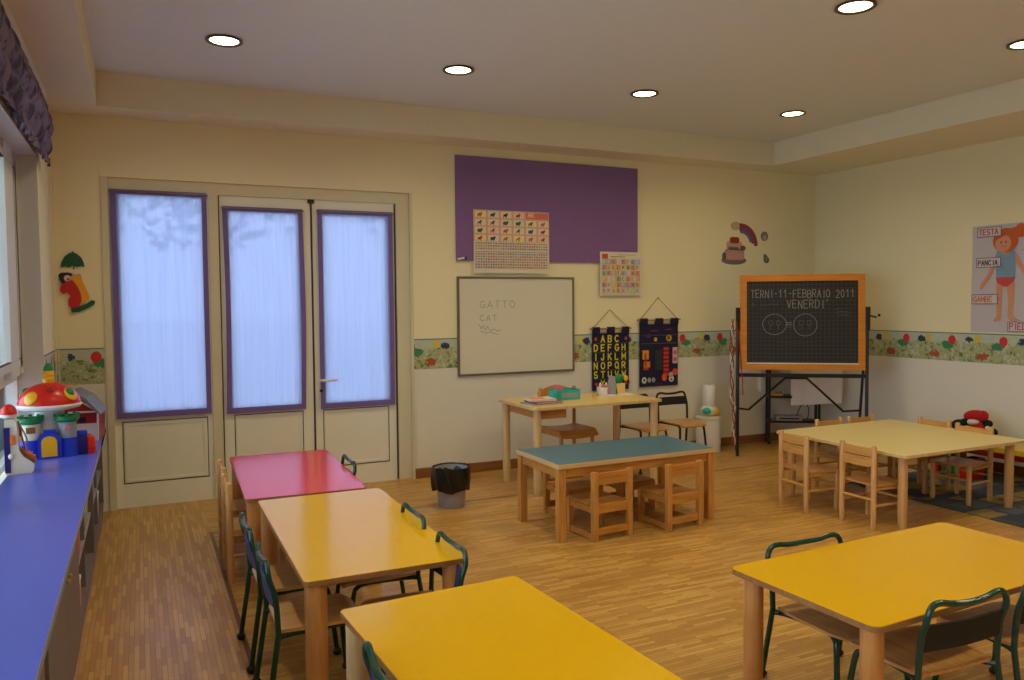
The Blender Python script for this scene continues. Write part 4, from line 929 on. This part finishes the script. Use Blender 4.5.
# ------------------------------------------------------------------ right corner: rug, bench, toys
t = MB().sheet(lambda u, v: Vector((5.20 + u * 1.42, 2.6 + v * 2.05, .008)), 4, 4, .007).build('rug', 'rug', smooth=False)
tag(t, 'patchwork grey-blue and yellow rug beneath the right side of the square table', 'rug')
t = thing('play_bench', 'low plastic bench with yellow top and red ends against right wall', 'bench', (6.36, 4.06, .010))
MB().prism(rrect(-.22, .22, -.60, .55, .05), .27, .31).build('bench_top', 'yellowbench', t)
for y in (-.55, .45): MB().prism(rrect(-.19, .19, y - .0, y + .05, .01), 0, .27).build('bench_leg', 'redtoy', t)
MB().box(-.05, -.03, -.50, .45, .19, .25).build('bench_rail', 'redtoy', t, smooth=False)
t = thing('toy_crate', 'small green plastic crate under the yellow bench top', 'crate', (6.24, 4.42, .010))
MB().box(-.09, .09, -.05, .05, 0, .16, bev=.008).build('crate_body', 'greentoy', t); MB().box(-.095, .095, -.055, .055, .14, .16, bev=.004).build('crate_rim', 'greentoy', t)
t = thing('toy_crate', 'small red plastic crate under the yellow bench top', 'crate', (6.24, 4.26, .010))
MB().box(-.09, .09, -.05, .05, 0, .17, bev=.008).build('crate_body', 'redtoy', t); MB().box(-.095, .095, -.055, .055, .15, .17, bev=.004).build('crate_rim', 'darkredtoy', t)
t = thing('plush_toy', 'red and black plush toy sitting on the bench by the right wall', 'soft toy', (6.40, 4.36, .312), R(-38))
MB().ball((0, 0, .085), .085, (1.1, .9, 1)).build('plush_body', 'plushred', t)
MB().ball((.02, 0, .195), .07, (1.35, .9, .75)).ball((.07, -.01, .20), .045).build('plush_hood', 'plushred', t)
MB().ball((-.02, -.045, .15), .04, (1.3, .9, .6)).build('plush_collar', 'plushwhite', t)
for x, y, z_, r_ in ((-.115, -.02, .12, .052), (-.075, -.03, .145, .035), (.125, -.04, .065, .043), (.10, -.02, .135, .038), (-.08, -.06, .04, .045)): MB().ball((x, y, z_), r_, (1.2, .9, .9)).build('plush_limb', 'plushblack', t)
for x, z_ in ((-.07, .10), (.085, .045), (.09, .10)): MB().ball((x, -.065, z_), .022).build('plush_cuff', 'plushwhite', t)
t = thing('toy_ball', 'small yellow toy ball on the bench left of the plush toy', 'ball', (6.28, 4.56, .32))
MB().ball((0, 0, .036), .036).build('ball_body', 'yellowtoy', t); MB().ball((0, 0, .072), .010).build('ball_knob', 'orangetoy', t)

# ------------------------------------------------------------------ counter and cabinets
cty0 = .15
tp = thing('counter_top', 'long shiny blue laminate worktop under the left window', 'counter', (0, 0, 0))
MB().prism(rrect(-.655, -.248, cty0, D - .012, .004), .588, .6125).box(-.544, -.248, 5.63, D - .012, .588, .6125).build('worktop', 'lightgrey', tp, smooth=False)
MB().prism([(-.655, cty0), (-.250, cty0), (-.250, D - .012), (-.543, D - .012), (-.543, 5.615), (-.655, 5.615)], .6125, .614).build('laminate_surface', 'bluetop', tp, smooth=False)
def cabinet(y0, y1, label, kind):
    t = thing('cabinet', label, 'cabinet', (-.40, (y0 + y1) / 2, 0), 0, 'grey cabinets under the blue worktop'); L = (y1 - y0) / 2; x0, x1 = -.14, .125
    if kind == 'doors':
        MB().box(x0, x1 - .018, -L, L, .07, .586).build('carcass', 'greycab', t, smooth=False)
        for a, b, s in ((-L + .002, -.0015, -1), (.0015, L - .002, 1)):
            d = MB().box(x1 - .016, x1 + .006, a, b, .075, .582, bev=.002).build('door', 'greycab', t, smooth=False)
            MB().cone((x1 + .004, s * .035, .515), (x1 + .014, s * .035, .515), .005).ball((x1 + .017, s * .035, .515), .008).build('knob', 'brass', d)
    else:
        MB().box(x0, x0 + .012, -L, L, .07, .586).box(x0, x1, -L, -L + .018, .07, .586).box(x0, x1, L - .018, L, .07, .586).box(x0, x1, -L, L, .07, .088).box(x0, x1, -L, L, .568, .586).build('carcass', 'greycab', t, smooth=False)
        MB().box(x0 + .012, x1 - .01, -L + .018, L - .018, .31, .326).build('shelf', 'lightgrey', t, smooth=False)
        MB().box(x0 + .012, x1 - .01, -.009, .009, .088, .31).box(x0 + .012, x1 - .01, -.009, .009, .326, .568).build('divider', 'greycab', t, smooth=False)
    MB().box(x0, x1 - .004, -L, L, 0, .07).build('plinth', 'purplekick', t, smooth=False)
    return t
cabinet(.25, 1.42, 'grey cabinet under the blue worktop, nearest and mostly out of frame', 'doors')
cabinet(1.44, 2.52, 'grey cabinet with plain doors at the bottom left picture edge', 'doors')
cabinet(2.62, 3.84, 'grey two-door cabinet with brass knobs under the blue worktop', 'doors')
cabinet(3.86, 5.08, 'open grey shelf unit holding red and white toys under the worktop', 'open')
cabinet(5.10, 6.36, 'open grey shelf unit at the far end beside the doors', 'open')
def tbox(x, y, z, hx, hy, hz, m, label, nm='toy_box'):
    t = thing(nm, label, 'box', (x, y, z), 0, 'boxes on the open shelves')
    MB().box(-hx, hx, -hy, hy, 0, hz * 2 - .02, bev=.004).build('box_body', m, t); MB().box(-hx - .002, hx + .002, -hy - .002, hy + .002, hz * 2 - .02, hz * 2, bev=.003).build('box_lid', 'white', t)
tbox(-.36, 4.02, .326, .07, .06, .06, 'darkredtoy', 'crimson box with white lid on upper open shelf nearest the brass knobs')
tbox(-.36, 4.20, .326, .07, .06, .075, 'redtoy', 'red box with white lid standing second on the upper open shelf')
tbox(-.36, 4.75, .326, .07, .12, .06, 'lightgrey', 'grey box with white lid on the upper open shelf past the red boxes')
tbox(-.36, 4.12, .088, .07, .10, .07, 'pinktoy', 'pink box with white lid on the lower open shelf')
tbox(-.36, 5.4, .326, .07, .12, .07, 'greytoy', 'dark grey box with white lid on the far open shelf')
tbox(-.36, 5.9, .088, .07, .12, .08, 'lightgrey', 'light grey box low on the far open shelf by the doors')

# ------------------------------------------------------------------ toys on the counter
ZT = .614
t = thing('toy_castle', 'blue toy castle with red mushroom roof on the worktop', 'toy', (-.505, 5.42, ZT), R(6)); t.scale = (.95, .95, 1.02)
MB().prism(rrect(-.17, .14, -.12, .13, .03), 0, .014).build('castle_base', 'bluetoy', t)
MB().prism([(-.075, .0), (.055, .0), (.055, .10)] + [(-.01 + .065 * math.cos(R(a_)), .10 + .05 * math.sin(R(a_))) for a_ in range(10, 180, 17)] + [(-.075, .10)], -.02, .02, Matrix(((1, 0, 0, -.0), (0, 0, -1, -.13), (0, 1, 0, .0), (0, 0, 0, 1)))).build('gate_wall', 'bluetoy', t)
MB().prism([(-.052, .012), (.032, .012), (.032, .095)] + [(-.01 + .042 * math.cos(R(a_)), .095 + .035 * math.sin(R(a_))) for a_ in range(10, 180, 17)] + [(-.052, .095)], -.003, .004, Matrix(((1, 0, 0, -.0), (0, 0, -1, -.152), (0, 1, 0, .0), (0, 0, 0, 1)))).build('gate_door', 'yellowtoy', t)
MB().box(-.04, .03, -.14, -.12, .145, .165, bev=.004).build('gate_battlement', 'bluetoy', t)
for x in (-.105, .09):
    MB().lathe([(0, .0), (.058, 0), (.054, .14), (.052, .20), (0, .20)], (x, -.08, 0)).build('tower', 'whitetoy' if x < 0 else 'lightgrey', t)
    mb = MB().lathe([(0, .20), (.056, .20), (.07, .215), (.07, .235), (.05, .237), (.05, .225), (0, .225)], (x, -.08, 0))
    for k in range(8): mb.box(x + .062 * math.cos(k * PI / 4) - .010, x + .062 * math.cos(k * PI / 4) + .010, -.08 + .062 * math.sin(k * PI / 4) - .010, -.08 + .062 * math.sin(k * PI / 4) + .010, .233, .248)
    mb.build('tower_crown', 'greentoy', t)
    MB().lathe([(.059, 0), (.062, .0), (.062, .11), (.057, .11), (.059, 0)], (x, -.08, 0)).build('tower_base', 'bluetoy', t)
MB().box(-.13, -.08, -.138, -.132, .15, .185, bev=.002).build('tower_window', 'skirt', t); MB().ball((.09, -.13, .165), .018, (1, .4, .8)).build('tower_face', 'pinktoy', t)
MB().lathe([(0, 0), (.10, 0), (.085, .22), (.08, .27), (0, .27)], (.0, .02, 0)).build('mushroom_stalk', 'white', t)
MB().lathe([(0, .268), (.12, .268), (.172, .280), (.182, .295), (.176, .305), (0, .305)], (0, .0, 0), 48).build('mushroom_rim', 'white', t)
dome = [(.174 * math.cos(R(a_)), .303 + .125 * math.sin(R(a_))) for a_ in range(0, 91, 9)]; dome[-1] = (0, .428)
MB().lathe(dome, (0, 0, 0), 48).build('mushroom_roof', 'redtoy', t)
MB().lathe([(0, .42), (.032, .42), (.036, .45), (.028, .462), (.034, .47), (.03, .495), (0, .495)]).build('roof_chimney', 'yellowtoy', t)
MB().lathe([(0, .49), (.03, .492), (.026, .515), (.01, .54), (0, .542)]).build('chimney_cap', 'greentoy', t)
def ondome(az, el, r, nm, m, sc=.35):
    d = Vector((math.cos(R(az)) * math.cos(R(el)), math.sin(R(az)) * math.cos(R(el)), math.sin(R(el)))); c_ = Vector((d.x * .174, d.y * .174, .303 + d.z * .125))
    nrm = Vector((d.x / .174, d.y / .174, d.z / .125)).normalized()
    return MB().ball(c_, r, (1, 1, sc), rot=nrm.to_track_quat('Z', 'Y').to_matrix()).build(nm, m, t)
ondome(-128, 22, .042, 'yellow_dial', 'yellowtoy'); ondome(-42, 28, .045, 'yellow_turtle', 'yellowtoy', .3); ondome(-44, 32, .03, 'green_shell', 'greentoy', .9); ondome(-88, 45, .022, 'red_bump', 'darkredtoy', .5); ondome(-105, 60, .015, 'red_button', 'redtoy', .5); ondome(-65, 55, .015, 'red_button', 'redtoy', .5); ondome(160, 35, .03, 'green_button', 'greentoy', .5)
MB().box(.13, .20, -.11, -.05, .0, .11, bev=.012).build('side_block', 'navytoy', t); MB().box(.14, .20, -.10, -.05, .11, .14, bev=.008).build('side_step', 'bluetoy', t)
MB().lathe([(0, 0), (.028, 0), (.034, .03), (.034, .08), (.026, .10), (0, .102)], (-.165, -.07, .0)).build('guard_figure', 'greytoy', t); MB().ball((-.165, -.085, .125), .027).build('guard_head', 'yellowtoy', t); MB().cone((-.165, -.085, .14), (-.165, -.085, .19), .03, .022).build('guard_hat', 'rubber', t)
t = thing('toy_figure', 'small red toy piece at the right foot of the castle', 'toy', (-.300, 5.38, ZT))
MB().lathe([(0, 0), (.030, 0), (.036, .02), (.036, .075), (.028, .10), (0, .108)]).build('figure_body', 'redtoy', t); MB().ball((0, 0, .03), .037, (1, 1, .5)).build('figure_base', 'darkredtoy', t)
t = thing('red_toy', 'small red toy lying at the left foot of the castle', 'toy', (-.655, 5.26, ZT)); t.scale = (.8, .8, .8)
MB().ball((0, 0, .02), .025, (1.3, 1, .8)).build('toy_body', 'redtoy', t)
# barn
t = thing('toy_barn', 'crimson toy barn with white front and dark grey roof behind castle', 'toy', (-.385, 6.00, ZT), R(-6)); t.scale = (1.05, 1.05, 1.1)
fy0, fy1 = -.12, .15
MXZ = Matrix(((1, 0, 0, 0), (0, 0, -1, 0), (0, 1, 0, 0), (0, 0, 0, 1)))
MB().prism([(-.12, 0), (.12, 0), (.125, .17), (.05, .245), (-.03, .29), (-.12, .26)], -fy1, -fy0, MXZ).build('barn_body', 'darkredtoy', t, smooth=False)
MB().prism([(-.12, 0), (.12, 0), (.121, .10), (-.12, .10)], .12, .124, MXZ).build('white_front', 'white', t, smooth=False)
mb = MB()
for a_, b_ in (((-.12, .175), (.123, .175)), ((-.04, .285), (.123, .175)), ((-.12, .1), (.122, .1)), ((.118, .0), (.122, .17))):
    L_ = math.hypot(b_[0] - a_[0], b_[1] - a_[1]); nx, nz = -(b_[1] - a_[1]) / L_ * .005, (b_[0] - a_[0]) / L_ * .005
    mb.prism([(a_[0] - nx, a_[1] - nz), (b_[0] - nx, b_[1] - nz), (b_[0] + nx, b_[1] + nz), (a_[0] + nx, a_[1] + nz)], .124, .129, MXZ)
mb.build('white_trim', 'white', t, smooth=False)
MB().prism([(.12, .165), (.14, .16), (.06, .255), (-.02, .30), (-.13, .27), (-.12, .255), (-.03, .285), (.05, .24)], -.17, .135, MXZ).build('barn_roof', 'greytoy', t, smooth=False)
for x in (-.02, .035): MB().box(x - .02, x + .02, -.128, -.122, .115, .145).build('barn_window', 'rubber', t, smooth=False)
MB().box(.0, .08, -.128, -.123, .012, .045, bev=.001).build('animal_picture', 'orangetoy', t, smooth=False)
# telephone-like toy tower at left
t = thing('toy_machine', 'ivory and dark blue toy machine with orange buttons, nearest on worktop', 'toy', (-.642, 4.92, ZT), R(3)); t.scale = (.68, .8, .93)
MB().prism([(-.035, 0), (.135, 0), (.15, .012), (.155, .05), (.12, .075), (.08, .10), (.055, .14), (.045, .30), (.02, .315), (-.035, .315)], -.07, .07, MXZ).build('ivory_shell', 'whitetoy', t)
MB().prism([(-.04, .012), (.0, .012), (.0, .27), (-.04, .27)], .065, .078, MXZ).build('blue_panel', 'navytoy', t, smooth=False)
MB().box(.0, .035, -.085, -.068, .17, .225, bev=.006).build('orange_button', 'orangetoy', t); MB().ball((.0, -.078, .105), .016).build('white_knob', 'white', t)
sl = MB().prism([(.062, .135), (.087, .103), (.125, .082), (.162, .055), (.170, .066), (.13, .096), (.095, .116), (.07, .147)], -.05, .05, MXZ).build('key_slope', 'skirt', t)
for k, (x, z_) in enumerate([(.084, .127), (.108, .110), (.13, .099), (.15, .083)]): MB().box(x - .012, x + .012, -.035, .035, z_ - .006, z_ + .010, bev=.004).build('orange_key', 'orangetoy', sl)
MB().tube([(.052, -.02, .30), (.065, -.03, .25), (.085, -.03, .17), (.09, -.03, .13)], .006, 6).build('red_strap', 'darkredtoy', t); MB().tube([(.056, .02, .28), (.10, .02, .20), (.11, .02, .13)], .006, 6).build('grey_strap', 'greytoy', t)
MB().lathe([(.0, .316), (.04, .318), (.058, .325), (.062, .34), (0, .34)], (-.01, 0, 0)).build('machine_rim', 'white', t)
MB().lathe([(.058 * math.cos(R(a_)), .338 + .06 * math.sin(R(a_))) for a_ in range(0, 90, 10)] + [(0, .398)], (-.01, 0, 0)).build('machine_roof', 'redtoy', t)

# ------------------------------------------------------------------ outside
g = MB().box(-60, 60, -60, 90, -.3, -.13).build('ground_outside', 'lawn', smooth=False); struct(g)
def tree(x, y, h, seed, label):
    r = random.Random(seed); t = thing('garden_tree', label, 'tree', (x, y, -.13), 0, 'trees in the garden outside')
    mb = MB(); mb.cone((0, 0, 0), (0, 0, h * .55), .16, .09, 10)
    for k in range(9):
        a = r.uniform(0, 2 * PI); mb.cone((0, 0, h * r.uniform(.3, .52)), (math.cos(a) * h * .28, math.sin(a) * h * .28, h * r.uniform(.65, .95)), .05, .02, 6)
    mb.build('trunk', 'bark', t)
    lm = MB()
    for k in range(2600):
        d = Vector((r.gauss(0, 1), r.gauss(0, 1), r.gauss(0, .8))).normalized() * (r.random() ** .4) * h * .36
        c_ = d + Vector((0, 0, h * .68)); s_ = r.uniform(.10, .2); q = Vector((r.gauss(0, 1), r.gauss(0, 1), r.gauss(0, 1))).normalized(); w_ = q.orthogonal().normalized(); e_ = q.cross(w_)
        lm.bm.faces.new([lm.bm.verts.new(c_ + w_ * s_), lm.bm.verts.new(c_ + e_ * s_ * .6), lm.bm.verts.new(c_ - w_ * s_), lm.bm.verts.new(c_ - e_ * s_ * .6)])
    lm.build('foliage', 'leaf', t, smooth=False)
tree(1.33, 17, 8.2, 1, 'blurred garden tree dimly seen through the leftmost sheer shade')
tree(7.4, 20, 8.6, 2, 'blurred garden tree dimly seen through the middle sheer shade')
tree(15.0, 24, 9, 3, 'blurred garden tree dimly seen through the sheer shade by the handle')

# ------------------------------------------------------------------ light and world
W_ = bpy.data.worlds.new('World'); S.world = W_; W_.use_nodes = True; nt = W_.node_tree; nt.nodes.clear()
tc_ = nt.nodes.new('ShaderNodeTexCoord'); sp_ = nt.nodes.new('ShaderNodeSeparateXYZ'); nt.links.new(tc_.outputs['Generated'], sp_.inputs[0])
rp = nt.nodes.new('ShaderNodeValToRGB'); mr = nt.nodes.new('ShaderNodeMapRange'); mr.inputs[1].default_value = -.1; mr.inputs[2].default_value = .9
nt.links.new(sp_.outputs[2], mr.inputs[0]); nt.links.new(mr.outputs[0], rp.inputs[0])
e = rp.color_ramp.elements; e[0].color = (.48, .60, .92, 1); e[1].color = (.70, .84, 1.0, 1); e.new(.25).color = (.66, .80, 1.0, 1)
bg = nt.nodes.new('ShaderNodeBackground'); bg.inputs[1].default_value = 5.6; nt.links.new(rp.outputs[0], bg.inputs[0])
wo = nt.nodes.new('ShaderNodeOutputWorld'); nt.links.new(bg.outputs[0], wo.inputs[0])

# ------------------------------------------------------------------ camera
yaw, pitch, roll, F = -0.44078440169453864, -0.0468084490931598, -0.007998498331533564, 787.3052560980466
cy, sy, cp, sp2, cr_, sr = math.cos(yaw), math.sin(yaw), math.cos(pitch), math.sin(pitch), math.cos(roll), math.sin(roll)
f = Vector((-sy * cp, cy * cp, sp2)); r = Vector((cy, sy, 0)); u = r.cross(f); r2 = r * cr_ + u * sr; u2 = -r * sr + u * cr_
cam = bpy.data.cameras.new('camera'); co = bpy.data.objects.new('camera', cam); C.objects.link(co)
cam.sensor_width = 36; cam.sensor_fit = 'HORIZONTAL'; cam.lens = F * 36 / 1024; cam.clip_start = .05
co.matrix_world = Matrix(((r2.x, u2.x, -f.x, 0), (r2.y, u2.y, -f.y, 0), (r2.z, u2.z, -f.z, 1.5), (0, 0, 0, 1)))
S.camera = co
S.view_settings.view_transform = 'Standard'; S.view_settings.look = 'None'; S.view_settings.gamma = 1; S.view_settings.use_curve_mapping = False
S.view_settings.exposure = -0.08
